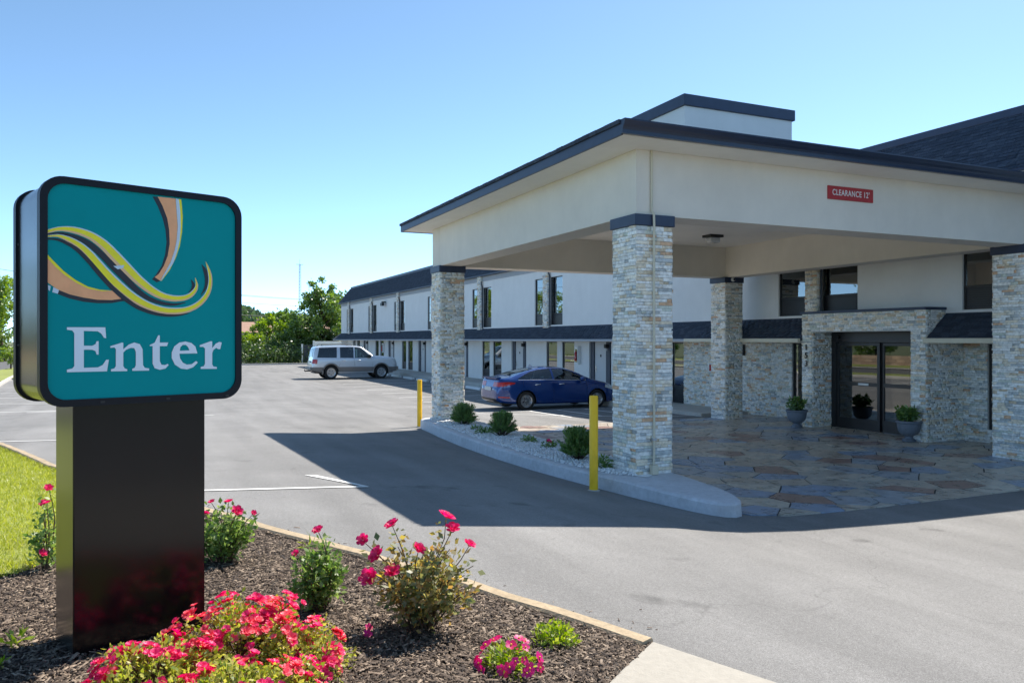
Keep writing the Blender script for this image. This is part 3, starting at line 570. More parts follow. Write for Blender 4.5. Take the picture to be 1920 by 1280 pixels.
def sweep(name, path, width, zfun, hgt, material, parent=None, rnd=.015, kind='structure'):
    """a kerb: path = outer edge, body on the left of the path direction"""
    P = [Vector(p) for p in path]; fine = []
    for a, b in zip(P, P[1:]):
        n = max(1, int((b - a).length / .22)); fine += [a.lerp(b, i / n) for i in range(n)]
    fine.append(P[-1])
    prof = [(0, -.15), (0, hgt - rnd), (rnd, hgt), (width - rnd, hgt), (width, hgt - rnd), (width, -.15)]
    mb = MB(); k = len(prof); vs = []; fs = []
    for i, p in enumerate(fine):
        t = (fine[min(i + 1, len(fine) - 1)] - fine[max(i - 1, 0)]).normalized(); nl = Vector((-t.y, t.x))
        j = random.uniform(-.006, .006)
        for a, z in prof:
            q = p + nl * a
            vs.append((q.x, q.y, zfun(p.x, p.y) + z + (j if z > 0 else 0)))
    for i in range(len(fine) - 1):
        for a in range(k - 1): fs.append((i * k + a, i * k + a + 1, (i + 1) * k + a + 1, (i + 1) * k + a)[::-1])
    fs += [tuple(range(k)), tuple(range((len(fine) - 1) * k + k - 1, (len(fine) - 1) * k - 1, -1))]
    mb.add(vs, fs); o = mb.obj(name, material, parent, smooth=40)
    return tag(o, kind=kind) if kind else o
sweep('island_kerb', ISL, .11, gz, .075, M['kerb_tan'])
sweep('verge_kerb', [(-7.55, 24), (-6.9, 30), (-6.6, 38), (-6.9, 44), (-7.7, 53), (-8.4, 62), (-8.8, 76)], .16, gz, .14, M['concrete'])
sweep('lot_end_kerb', [(17.2, 77.5), (-9, 77.5)], -.18, gz, .14, M['concrete'])

# pale concrete slab at the corner of the planting bed
mb = MB(); mb.prism([(2.44, 3.57), (2.03, 3.24), (.95, 2.35), (.25, .62), (2.2, -.6), (4.3, 0.2), (3.3, 1.75), (2.66, 3.09)], lambda x, y: gz(x, y) - .2, lambda x, y: gz(x, y) + .055)
tag(mb.obj('corner_slab', M['slab'], bevel=.012), kind='structure')

# painted lines
ST = [28.72 + 2.72 * i for i in range(0, 17)]
for i, y in enumerate(ST):
    if i: line_mark((9.05, y), (14.9, y))
for x in (11.0, 12.0, 13.03): line_mark((x, 23.05), (x, 20.2 if x < 12.5 else 19.6))
line_mark((9.0, 23.05), (14.6, 23.05)); line_mark((9.0, 22.85), (12.7, 19.5)); line_mark((12.7, 19.5), (15.0, 18.75))
line_mark((11.37, 28.7), (14.9, 28.7)); line_mark((9.2, 28.72), (11.3, 28.72))
line_mark((.1, 9.08), (2.25, 9.14), .09); strip_poly('parking_line', [(1.70, 10.22), (2.17, 9.20), (2.27, 9.14), (1.84, 10.20)], .008, M['paint'])
line_mark((-5.6, 17.6), (-.6, 16.2)); line_mark((-7.0, 28.15), (-1.6, 27.92)); line_mark((-3.6, 27.55), (-1.2, 27.95)); line_mark((-6.2, 32.5), (-2.4, 30.9))
line_mark((-6.6, 38.45), (-2.8, 38.7)); line_mark((.2, 23.9), (1.4, 23.35)); line_mark((-5.5, 35.2), (-2.8, 35.0))
for y in (43., 47.5, 52.): line_mark((-6.0, y), (-3.0, y))
# parking bays along the far side of the lot near the street
for i in range(12): line_mark((-6.6, -9 + i * 0 + 0), (-3.2, -9)) if i == 0 else None

# ---------------------------------------------------------------- kerbed planting island between columns
KT = [(5.75, 18.12), (5.52, 16.1), (5.38, 14.3), (5.33, 12.6), (5.36, 11.1), (5.46, 10.1), (5.58, 9.2), (5.68, 8.6), (5.79, 8.1), (5.88, 7.75), (5.97, 7.52), (6.07, 7.40), (6.20, 7.36), (6.33, 7.42),
      (6.43, 7.55), (6.52, 7.78), (6.59, 8.2), (6.62, 9.2), (6.66, 12.9), (6.78, 15.1), (6.80, 17.0), (6.72, 18.0), (6.5, 18.3), (6.1, 18.38), (5.88, 18.3)]
def kt(y): return float(np.interp(y, [7.3, 9, 14, 18.4], [.275, .335, .335, .30]))
from mathutils import geometry
def kerb_ring():
    n = len(KT); P = [Vector(p) for p in KT]
    # refine
    Q = []
    for i in range(n):
        a, b = P[i], P[(i + 1) % n]; m = max(1, int((b - a).length / .3))
        Q += [a.lerp(b, j / m) for j in range(m)]
    n = len(Q); nr = []
    for i in range(n):
        t = (Q[(i + 1) % n] - Q[i - 1]).normalized(); nr.append(Vector((-t.y, t.x)))
    lev = [(-.02, None), (.0, -.03), (.028, -.005), (.05, 0)]
    vs = []
    for off, dz in lev:
        for q, m in zip(Q, nr):
            p = q + m * off
            vs.append((p.x, p.y, gz(q.x, q.y) - .2 if dz is None else kt(q.y) + dz))
    fs = []
    for l in range(len(lev) - 1):
        for i in range(n):
            j = (i + 1) % n
            fs.append((l * n + i, l * n + j, (l + 1) * n + j, (l + 1) * n + i))
    top = [vs[3 * n + i] for i in range(n)]
    for tri in tessellate_polygon([[Vector((x, y, 0)) for x, y, z in top]]):
        a, b, c = [Vector(top[k]) for k in tri]
        fs.append(tuple(3 * n + k for k in (tri if (b - a).cross(c - a).z > 0 else tri[::-1])))
    mb = MB(); mb.add(vs, fs)
    return mb.obj('planter_kerb', M['kerb_grey'], smooth=35)
tag(kerb_ring(), kind='structure')
BED = [(5.80, 17.4), (5.68, 16.1), (5.54, 14.3), (5.49, 12.6), (5.52, 11.1), (5.62, 10.1), (5.76, 9.35), (6.05, 8.95), (6.48, 9.3), (6.50, 12.9), (6.62, 15.1), (6.64, 17.4), (6.3, 18.1), (5.9, 17.9)]
# pale bedding under the pebbles
mb = MB()
for tri in tessellate_polygon([[Vector((x, y, 0)) for x, y in BED]]): mb.add([(BED[k][0], BED[k][1], kt(BED[k][1]) + .006) for k in tri], [(0, 1, 2)])
tag(mb.obj('gravel_bedding', M['pebble']), kind='structure')
# pebbles
oct_v = np.array([(1, 0, 0), (-1, 0, 0), (0, 1, 0), (0, -1, 0), (0, 0, 1), (0, 0, -1)], float)
oct_f = [(0, 2, 4), (2, 1, 4), (1, 3, 4), (3, 0, 4), (2, 0, 5), (1, 2, 5), (3, 1, 5), (0, 3, 5)]
def rot_rand(n, tilt=math.pi):
    a = rng.uniform(0, 2 * np.pi, n); b = rng.uniform(-tilt, tilt, n); c = rng.uniform(-tilt, tilt, n)
    ca, sa, cb, sb, cc, sc_ = np.cos(a), np.sin(a), np.cos(b), np.sin(b), np.cos(c), np.sin(c)
    z = np.zeros(n); o = np.ones(n)
    A = np.stack([ca, -sa, z, sa, ca, z, z, z, o], -1).reshape(n, 3, 3)
    B = np.stack([o, z, z, z, cb, -sb, z, sb, cb], -1).reshape(n, 3, 3)
    C = np.stack([cc, z, sc_, z, o, z, -sc_, z, cc], -1).reshape(n, 3, 3)
    return A @ B @ C
n = 14000
X = rng.uniform(5.45, 6.7, n); Y = rng.uniform(8.9, 18.1, n); k = inpoly_np(X, Y, BED)
k &= ~((X > 5.98) & (Y > 17.40)) & ~((X > 5.98) & (Y < 9.8) & (X < 6.6))
X, Y = X[k], Y[k]; n = len(X)
S = rng.uniform(.014, .030, (n, 1, 1)) * rng.uniform(.6, 1.15, (n, 1, 3))
V = (oct_v[None] * S * rng.uniform(.75, 1.2, (n, 6, 1))) @ rot_rand(n).transpose(0, 2, 1)
Z = np.interp(Y, [7.3, 9, 14, 18.4], [.275, .335, .335, .30]) + rng.uniform(.0, .03, n)
V += np.stack([X, Y, Z], -1)[:, None]
tag(solids_mesh('white_gravel', V, oct_f, M['pebble']), 'white crushed gravel filling the kerbed planting bed between the columns', 'gravel', kind='stuff')

# ---------------------------------------------------------------- mulch, lawn
LAWN = [(-5.5, 19.3), (-4.2, 18.75), (-3.3, 17.55), (-2.6, 15.9), (-1.92, 13.65), (-1.33, 11.65), (-.72, 10.1), (-.12, 8.5), (.27, 7.6), (-.3, 6.55), (-.62, 6.1), (-.8, 5.74), (-.95, 5.6), (-1.3, 5.35), (-8, 5.0), (-8, 19.3)]
xs = spread((-8, -1.2, .4), (-1.2, 2.6, .075)); ys = spread((0.4, 9.5, .075), (9.5, 19.6, .3))
sheet('planting_bed', xs, ys, .03, M['soil'], mask=lambda x, y: all(inpoly(x + a, y + b, ISLAND) for a, b in (((.04, .04), (-.04, .04), (.04, -.04)) if x > -1.2 and y < 9.5 else ((.2, .15), (-.2, .15), (.2, -.15)))), noise=.006)
# bark chips
n = 240000
X = rng.uniform(-2.2, 2.45, n); Y = rng.uniform(2.2, 7.9, n)
d = X * .4103 + Y * .9119; r = X * .9119 - Y * .4103
k = inpoly_np(X, Y, ISLAND) & ~inpoly_np(X, Y, LAWN) & (d > 2.3) & (np.abs(r) < .85 * d)
k &= rng.random(n) < np.clip(7.5 / (d * d) * 2.2, .25, 1)
X, Y, d = X[k], Y[k], d[k]
# a few chips kicked over the kerb on to the asphalt
for a_, b_ in zip(ISL[:10], ISL[1:11]):
    for q in range(7):
        u_ = random.random(); o_ = abs(random.gauss(0, .22)) + .02
        X = np.append(X, a_[0] + (b_[0] - a_[0]) * u_ + o_ * .85); Y = np.append(Y, a_[1] + (b_[1] - a_[1]) * u_ + o_ * .5)
out_ = ~inpoly_np(X, Y, ISLAND); n = len(X)
L_ = rng.gamma(3., .0073, n).clip(.009, .075); W_ = L_ * rng.uniform(.12, .35, n); T_ = rng.uniform(.002, .006, n)
tent = np.array([(-.5, -.5, 0), (.5, -.4, 0), (.5, .5, 0), (-.5, .4, 0), (-.42, -.1, 1), (.42, .1, 1)])
tf = [(0, 1, 5, 4), (1, 2, 5, 5), (2, 3, 4, 5), (3, 0, 4, 4)]
V = tent[None] * np.stack([L_, W_, T_], -1)[:, None]
V = V @ rot_rand(n, .38).transpose(0, 2, 1)
V += np.stack([X, Y, gz_np(X, Y) + np.where(out_, .006, .034 + rng.uniform(0, .022, n))], -1)[:, None]
tag(solids_mesh('bark_mulch', V, [(0, 1, 5), (0, 5, 4), (1, 2, 5), (2, 3, 4), (2, 4, 5), (3, 0, 4)], M['mulch']), 'dark shredded bark mulch spread over the planting bed round the sign', 'mulch', kind='stuff')
# lawn: soil sheet in lawn colour + blades
sheet('lawn', spread((-8, .4, .1)), spread((5.0, 19.4, .15)), .045, M['lawn'], mask=lambda x, y: inpoly(x + .05, y + .08, LAWN) and inpoly(x + .05, y - .08, LAWN), noise=.004)
n = 200000
Y = 5.0 + 14.2 * rng.random(n) ** 1.5; X = rng.uniform(-4.6, .3, n)
k = inpoly_np(X, Y, LAWN) & (X > -.155 * Y - 1.6)
X, Y = X[k], Y[k]; n = len(X)
a = rng.uniform(0, 2 * np.pi, n); H = rng.uniform(.02, .055, n); wd = rng.uniform(.0015, .0035, n) * (1 + Y / 14)
base = np.stack([X, Y, gz_np(X, Y) + .04], -1)
sd = np.stack([np.cos(a), np.sin(a), 0 * a], -1) * wd[:, None]
ln = np.stack([rng.normal(0, .022, n), rng.normal(0, .022, n), H], -1)
Q = np.stack([base - sd, base + sd, base + ln], 1)
tag(quads_mesh('lawn_grass', Q, M['l_grass']), 'bright sunlit yellow green lawn grass behind the entrance sign', 'grass', kind='stuff')

# ---------------------------------------------------------------- flagstone patio
pb = MB()
patio = sheet('patio', spread((6.3, 16.5, .17)), spread((7.2, 18.3, .17)), .006, M['grout'], mask=lambda x, y: all(inpoly(x + a, y + b, PATIO) for a in (-.085, .085) for b in (-.11, .085)))
def clip_half(poly, px, py, nx, ny):
    out = []; n = len(poly)
    for i in range(n):
        a, b = poly[i], poly[(i + 1) % n]
        da = (a[0] - px) * nx + (a[1] - py) * ny; db = (b[0] - px) * nx + (b[1] - py) * ny
        if da <= 0: out.append(a)
        if (da < 0) != (db < 0) and abs(da - db) > 1e-9:
            t = da / (da - db); out.append((a[0] + (b[0] - a[0]) * t, a[1] + (b[1] - a[1]) * t))
    return out
seeds = []
j = 0
for yy in np.arange(7.1, 18.6, .50):
    j += 1
    for xx in np.arange(6.2, 16.6, .72):
        seeds.append((xx + (j % 2) * .36 + random.uniform(-.25, .25), yy + random.uniform(-.18, .18)))
SE = np.array(seeds)
hull = [(6.40, 7.43), (6.91, 7.27), (9.6, 7.40), (16.1, 7.44), (16.1, 18.1), (6.78, 18.0), (6.66, 12.9), (6.5, 7.9)]
for i, (sx, sy) in enumerate(seeds):
    poly = list(hull)
    dd = np.hypot(*(SE - SE[i]).T)
    for q in np.argsort(dd)[1:16]:
        mx, my = (SE[q] + SE[i]) / 2; nx, ny = SE[q] - SE[i]; l = math.hypot(nx, ny)
        poly = clip_half(poly, mx - nx / l * .009, my - ny / l * .009, nx, ny)
        if len(poly) < 3: break
    if len(poly) < 3: continue
    ar = .5 * sum(poly[a][0] * poly[(a + 1) % len(poly)][1] - poly[(a + 1) % len(poly)][0] * poly[a][1] for a in range(len(poly)))
    if ar < .012: continue
    cx = sum(p[0] for p in poly) / len(poly); cy = sum(p[1] for p in poly) / len(poly)
    # nibble the outline so the slabs look hand cut
    pp = []
    for a in range(len(poly)):
        p, q = poly[a], poly[(a + 1) % len(poly)]
        pp.append(p)
        if math.hypot(p[0] - q[0], p[1] - q[1]) > .22:
            t = random.uniform(.35, .65); m_ = random.uniform(-.004, .012)
            x_, y_ = p[0] + (q[0] - p[0]) * t, p[1] + (q[1] - p[1]) * t
            l = math.hypot(cx - x_, cy - y_); pp.append((x_ + (cx - x_) / l * m_, y_ + (cy - y_) / l * m_))
    tz = random.uniform(.013, .020); tx, ty = random.uniform(-.004, .004), random.uniform(-.004, .004)
    m_ = MB(); m_.prism(pp, lambda x, y: gz(x, y) - .09, lambda x, y: gz(x, y) + tz + tx * (x - cx) + ty * (y - cy))
    m_.obj('flagstone', M['flag'], patio)

# ================================================================ LEDGESTONE
STONES = []
for i in range(8):
    m_ = MB(); r_ = lambda: random.uniform(.62, 1.0)
    e = .03
    m_.add([(0, 0, 0), (1, 0, 0), (1, 0, 1), (0, 0, 1), (0, r_(), 0.02), (1, r_(), 0.02), (1, r_(), .98), (0, r_(), .98), (.5, random.uniform(.8, 1.08), .5)],
           [(0, 4, 7, 3), (1, 2, 6, 5), (0, 1, 5, 4), (3, 7, 6, 2), (4, 5, 8), (5, 6, 8), (6, 7, 8), (7, 4, 8)])
    me = bpy.data.meshes.new('stone'); me.from_pydata(m_.v, [], [f[::-1] for f in m_.f]); me.update(); me.materials.append(M['stone'])
    STONES.append(me)
SV = [np.array([v.co[:] for v in me.vertices]) for me in STONES]
SF = [(0, 3, 7, 4), (1, 5, 6, 2), (0, 4, 5, 1), (3, 2, 6, 7)]
SF3 = [(4, 8, 5), (5, 8, 6), (6, 8, 7), (7, 8, 4), (0, 3, 7), (0, 7, 4), (1, 5, 6), (1, 6, 2), (0, 4, 5), (0, 5, 1), (3, 2, 6), (3, 6, 7)]

def ledge(o, n, width, z0, z1, holes=(), row=(.036, .058), ln=(.07, .24), dep=(.016, .034), ext=(.02, .02)):
    """stones of one cladding face: o = start corner (x, y), n = outward normal; runs along u = (n.y, -n.x)"""
    u = (n[1], -n[0]); out = []
    z = z0
    while z < z1 - .012:
        hgt = min(random.uniform(*row), z1 - z)
        if z1 - z - hgt < .02: hgt = z1 - z
        x = -random.uniform(0, ext[0]); end = width + random.uniform(0, ext[1])
        while x < end - .01:
            l = random.uniform(*ln) * random.choice((.6, 1, 1, 1.25))
            if end - x - l < .06: l = end - x
            iv = [(x, x + l)]
            for a, b, c, d in holes:
                if z + hgt > c + .005 and z < d - .005:
                    nv = []
                    for p, q in iv:
                        if p < a: nv.append((p, min(q, a)))
                        if q > b: nv.append((max(p, b), q))
                    iv = nv
            for p, q in iv:
                if q - p > .012: out.append((o, u, n, p, q - p - .002, z, hgt - .0025, random.uniform(*dep)))
            x += l
        z += hgt
    return out

def lay(stones, parent, nobj, stuff_name='stone_cladding', origin=None):
    """the nobj longest stones become parts, the others one joined part"""
    stones = sorted(stones, key=lambda s: -s[4] * s[6] * random.uniform(.6, 1))
    o_ = org(parent)
    for s in stones[:nobj]:
        (ox, oy), u, n, p, l, z, hh, dp = s
        ob = bpy.data.objects.new('stone', random.choice(STONES)); COL.objects.link(ob)
        ob.parent = parent
        ob.matrix_basis = Matrix(((u[0] * l, n[0] * dp, 0, ox + u[0] * p - o_.x), (u[1] * l, n[1] * dp, 0, oy + u[1] * p - o_.y), (0, 0, hh, z - o_.z), (0, 0, 0, 1)))
    rest = stones[nobj:]
    if rest:
        V = []
        for (ox, oy), u, n, p, l, z, hh, dp in rest:
            b = SV[random.randrange(8)]
            V.append(np.stack([ox + u[0] * (p + l * b[:, 0]) + n[0] * dp * b[:, 1], oy + u[1] * (p + l * b[:, 0]) + n[1] * dp * b[:, 1], z + hh * b[:, 2]], -1))
        tag(solids_mesh(stuff_name, np.array(V), SF3, M['stone'], parent), kind='stuff')

# ================================================================ ENTRANCE CANOPY
XB, YB, CW = 6.009, 9.185, .572
XC, YA = 14.881, 17.999
ZC0, ZC1, ZB, ZS = 3.775, 3.93, 3.92, 4.823
canopy = thing('entrance_canopy', 'big drive through entrance canopy on four stone clad columns', 'canopy', (10.4, 13.6, 0))
def column(x, y, zb, nobj, faces):
    x1, y1 = x + CW, y + CW
    c = MB().box(x + .012, x1 - .012, y + .012, y1 - .012, zb - .3, ZC0).obj('column', M['mortar'], canopy)
    st = []
    F = {'S': ((x1, y), (0, -1)), 'W': ((x, y), (-1, 0)), 'N': ((x, y1), (0, 1)), 'E': ((x1, y1), (1, 0))}
    vis, hid = [], []
    for k_, (o, n) in F.items():
        s_ = ledge(o, n, CW, zb - .06, ZC0)
        (vis if k_ in faces else hid).extend(s_)
    vis = sorted(vis, key=lambda s: -s[4])
    lay(vis[:nobj], c, nobj)
    lay(vis[nobj:] + hid, c, 0)
    MB().box(x - .045, x1 + .045, y - .045, y1 + .045, ZC0 + .002, ZC1).obj('column_cap', M['navy'], c, bevel=.008)
    return c
colB = column(XB, YB, .33, 300, 'SW')
colA = column(XB, YA - CW, .30, 150, 'SW')
colC = column(XC - CW, YA - CW, .0, 150, 'SW')
colD = column(XC - CW, YB, .0, 200, 'SW')
# fascia beams, butted end to end
e = .004
mb = MB().box(XB, XC, YB, YB + CW - .06, ZB + .002, ZS); mb.obj('fascia_beam', M['stucco'], canopy)
mb = MB().box(XB + e, XB + CW - .06, YB + CW - .06, YA - CW + .06, ZB + .002, ZS); mb.obj('fascia_beam', M['stucco'], canopy)
mb = MB().box(XB, XC, YA - CW + .06, YA, ZB + .002, ZS); mb.obj('fascia_beam', M['stucco'], canopy)
mb = MB().box(XC - CW + .06, XC - e, YB + CW - .06, YA - CW + .06, ZB + .002, ZS); mb.obj('fascia_beam', M['stucco'], canopy)
MB().box(XB + CW - .06, XC - CW + .06, YB + CW - .06, YA - CW + .06, 4.74, ZS - .002).obj('ceiling', M['soffit'], canopy)
OH = .596
RX0, RX1, RY0, RY1 = XB - OH, 15.50, YB - OH, YA + OH
MB().box(RX0 + .03, RX1, RY0 + .03, RY1 - .03, ZS + .002, ZS + .03).obj('soffit', M['soffit'], canopy)
# roof deck: low hipped slab
mb = MB()
zt = 5.0
mb.add([(RX0 - .02, RY0 - .0, zt), (RX1, RY0 - .0, zt), (RX1, RY1 + .02, zt), (RX0 - .02, RY1 + .02, zt), (RX0 + 3.6, 13.6, 5.32), (RX1, 13.6, 5.32), (RX0 + .03, RY0 + .03, ZS + .032), (RX1, RY0 + .03, ZS + .032), (RX1, RY1 - .03, ZS + .032), (RX0 + .03, RY1 - .03, ZS + .032)],
       [(0, 1, 5, 4), (2, 3, 4, 5), (3, 0, 4), (6, 9, 8, 7), (0, 6, 7, 1), (3, 9, 6, 0), (2, 8, 9, 3), (1, 7, 8, 2), (1, 2, 5)])
mb.obj('roof_deck', M['shingle'], canopy)
# gutter along the long front, board along the outer end
prof = [(RY0 - .0, 4.825), (RY0 - .0, 5.005), (RY0 - .105, 5.005), (RY0 - .112, 4.985), (RY0 - .100, 4.965), (RY0 - .085, 4.935), (RY0 - .060, 4.905), (RY0 - .050, 4.875), (RY0 - .050, 4.825)]
MB().extr(prof[::-1], 'x', RX0 - .03, RX1).obj('gutter', M['navy_gloss'], canopy)
MB().box(RX0 - .022, RX0 + .012, RY0 + .002, RY1, 4.815, 4.955).obj('fascia_board', M['navy'], canopy)
MB().box(RX0 - .002, RX1, RY1 + .0, RY1 + .034, 4.815, 4.955).obj('fascia_board', M['navy'], canopy)
# shingle edge along the outer end: single tabs hanging over the board
for i in range(52):
    y0 = RY0 + .01 + i * (RY1 - RY0) / 52
    MB().box(RX0 - .05 - random.uniform(0, .004), RX0 + .22, y0, y0 + (RY1 - RY0) / 52 - .006, 4.957, 5.010 + random.uniform(-.002, .003)).obj('shingle', M['shingle'], canopy)
# roof-top box
bx = MB().box(9.66, 12.47, 13.0, 16.4, 4.9, 6.90).obj('parapet_box', M['wall'], canopy)
MB().box(9.61, 12.52, 12.95, 16.45, 6.902, 7.13).obj('coping', M['navy'], bx, bevel=.01)
# ceiling light
cl = MB().box(12.12, 12.52, 15.3, 15.62, 4.68, 4.739).obj('ceiling_light', M['black'], canopy, bevel=.008)
MB().box(12.18, 12.46, 15.35, 15.57, 4.55, 4.679).obj('lens', M['lens'], cl, bevel=.03)
# conduit down the near column
cd = MB().tube([(6.25, YB - .022, ZS), (6.25, YB - .022, 3.99), (6.25, YB - .075, 3.93), (6.255, YB - .075, 3.72), (6.26, YB - .062, 3.55), (6.265, YB - .058, .62), (6.255, YB - .058, .47)], .017, 8).obj('conduit', M['cream'], canopy, smooth=60)
MB().box(6.205, 6.305, YB - .11, YB - .03, .335, .47).obj('conduit_box', M['cream'], cd, bevel=.01)
MB().box(6.235, 6.295, YB - .08, YB - .035, .80, .835).obj('pipe_clip', M['galv'], cd)
# camera dome on the back column cap
dm = MB().lathe([(0.0, -.075), (.03, -.07), (.055, -.045), (.06, -.01), (.06, 0.0)], (14.53, YA - CW - .046, 3.86), 14, 'y').obj('security_camera', M['white'], canopy, smooth=60)
MB().lathe([(.0, -.02), (.03, -.012), (.035, 0)], (14.53, YA - CW - .118, 3.86), 10, 'y').obj('lens', M['black'], dm, smooth=60)
# clearance sign
sg = MB().box(9.53, 10.50, YB - .022, YB - .002, 4.395, 4.605).obj('clearance_sign', M['red'], canopy, bevel=.003)
def text_mesh(name, body, size, material, parent, loc, rot, extr=.001, spacing=1., bold=0., sx=1.):
    cu = bpy.data.curves.new(name, 'FONT'); cu.body = body; cu.size = size; cu.align_x = 'CENTER'; cu.align_y = 'CENTER'
    cu.extrude = extr; cu.space_character = spacing; cu.offset = bold
    t = bpy.data.objects.new(name, cu); COL.objects.link(t)
    dg = bpy.context.evaluated_depsgraph_get()
    me = bpy.data.meshes.new_from_object(t.evaluated_get(dg))
    bpy.data.objects.remove(t); bpy.data.curves.remove(cu)
    me.name = name; me.materials.clear()
    o = link_mesh(name, me, material, parent)
    o.location = Vector(loc) - org(parent); o.rotation_euler = rot; o.scale = (sx, 1, 1)
    return o
text_mesh('lettering', "CLEARANCE 12'", .128, M['white'], sg, (10.015, YB - .0245, 4.502), (R(90), 0, 0), spacing=1.12, bold=.0018, sx=.80)
# ================================================================ MOTEL
XF, XG, XL = 15.55, 16.14, 16.14
Y0, YE = 1.0, 73.3
motel = thing('motel', 'long two storey motel with navy mansard roof and stone clad lobby', 'motel', (22, 38, -.05))

def wallx(name, X, y0, y1, z0, z1, holes, material, depth=.14):
    ys_ = sorted({y0, y1, *[v for h in holes for v in h[:2] if y0 < v < y1]}); zs_ = sorted({z0, z1, *[v for h in holes for v in h[2:] if z0 < v < z1]})
    mb = MB()
    for a, b in zip(ys_, ys_[1:]):
        for c, d in zip(zs_, zs_[1:]):
            my, mz = (a + b) / 2, (c + d) / 2
            if any(h[0] < my < h[1] and h[2] < mz < h[3] for h in holes): continue
            mb.quad((X, a, c), (X, a, d), (X, b, d), (X, b, c))
    for a, b, c, d in holes:
        x2 = X + depth
        mb.quad((X, a, c), (x2, a, c), (x2, a, d), (X, a, d)); mb.quad((X, b, c), (X, b, d), (x2, b, d), (x2, b, c))
        mb.quad((X, a, d), (x2, a, d), (x2, b, d), (X, b, d)); mb.quad((X, a, c), (X, b, c), (x2, b, c), (x2, a, c))
    return mb.obj(name, material, motel)

def window(X, y0, y1, z0, z1, panel=.0, inside='curtain', fr=.04, glass='wglass', bars=()):
    xx = X + .05
    mb = MB()
    mb.box(xx, xx + .06, y0, y0 + fr, z0, z1).box(xx, xx + .06, y1 - fr, y1, z0, z1)
    mb.box(xx, xx + .06, y0 + fr, y1 - fr, z1 - fr, z1).box(xx, xx + .06, y0 + fr, y1 - fr, z0, z0 + fr)
    if panel: mb.box(xx, xx + .06, y0 + fr, y1 - fr, z0 + panel, z0 + panel + fr)
    wf = mb.obj('window', M['alu'], motel)
    zb = z0 + (panel + fr if panel else fr)
    MB().box(xx + .02, xx + .028, y0 + fr + .002, y1 - fr - .002, zb + .002, z1 - fr - .002).obj('pane', M[glass], wf)
    if panel:
        pm = MB().box(xx + .016, xx + .05, y0 + fr + .002, y1 - fr - .002, z0 + fr + .002, z0 + panel - .002)
        pm.obj('unit_panel', M['grille'], wf)
        sl = MB()
        for i in range(7):
            zz = z0 + fr + .05 + i * (panel - fr - .1) / 7
            sl.box(xx + .006, xx + .0155, y0 + fr + .06, y1 - fr - .06, zz, zz + .022)
        tag(sl.obj('louvre', M['alu'], wf), kind='stuff')
    if inside == 'curtain':
        cm = MB(); n = 44; vs = []
        for i in range(n + 1):
            y = y0 + (y1 - y0) * i / n; x = X + .175 + .028 * math.sin(i * 1.25 + y0) + .012 * math.sin(i * .5)
            vs += [(x, y, z0 + .03), (x, y, z1 - .02)]
        cm.add(vs, [(2 * i, 2 * i + 1, 2 * i + 3, 2 * i + 2) for i in range(n)])
        cm.obj('curtain', M['curtain'], wf, smooth=80)
    elif inside == 'blind':
        sl = MB(); k = int((z1 - z0) / .05)
        for i in range(k):
            zz = z0 + .03 + i * (z1 - z0 - .05) / k
            sl.add([(X + .17, y0 + .02, zz), (X + .20, y0 + .02, zz + .034), (X + .20, y1 - .02, zz + .034), (X + .17, y1 - .02, zz)], [(0, 1, 2, 3)])
        tag(sl.obj('blind', M['blind'], wf), kind='stuff')
    return wf

CS = [69.68, 61.66, 53.99, 46.24, 38.49, 30.71, 23.01, 15.37, 9.95, 3.0]
up = []
for c in CS: up += [(c + .2, c + 1.34, 2.83, 4.905), (c - 1.34, c - .2, 2.83, 4.905)]
wallx('upper_wall', XF, Y0, YE, 2.60, 5.54, up, M['wall'])
for i, h in enumerate(up): window(XF, *h, panel=.47, inside='curtain')
MB().box(XF + .5, XF + .52, Y0 + .1, YE - .1, 2.3, 5.5).obj('dark_room_backing', M['room'], motel)  # dark sheet standing in for the unlit upper rooms
# ledgestone fins between each pair of windows
for c in CS:
    fb = MB().box(XF - .15, XF + .10, c - .19, c + .19, 2.70, 5.52).obj('fin', M['mortar'], motel)
    st = ledge((XF - .15, c - .19), (-1, 0), .38, 2.72, 5.52) + ledge((XF - .0, c - .19), (0, -1), .15, 2.72, 5.52)
    lay(st, fb, 0)
    MB().tube([(XF - .10, c - .225, 5.23), (XF - .10, c - .225, 5.10), (XF - .05, c - .24, 4.96), (XF - .05, c - .24, 2.80)], .032, 8).obj('downpipe', M['jamb'], fb, smooth=60)
# frieze, in lengths between the fins
cuts = sorted([Y0] + [q for c in CS for q in (c - .215, c + .215)] + [YE])
for a, b in zip(cuts[::2], cuts[1::2]):
    MB().box(XF - .03, XF - .002, a, b, 5.24, 5.52).obj('frieze', M['band'], motel)
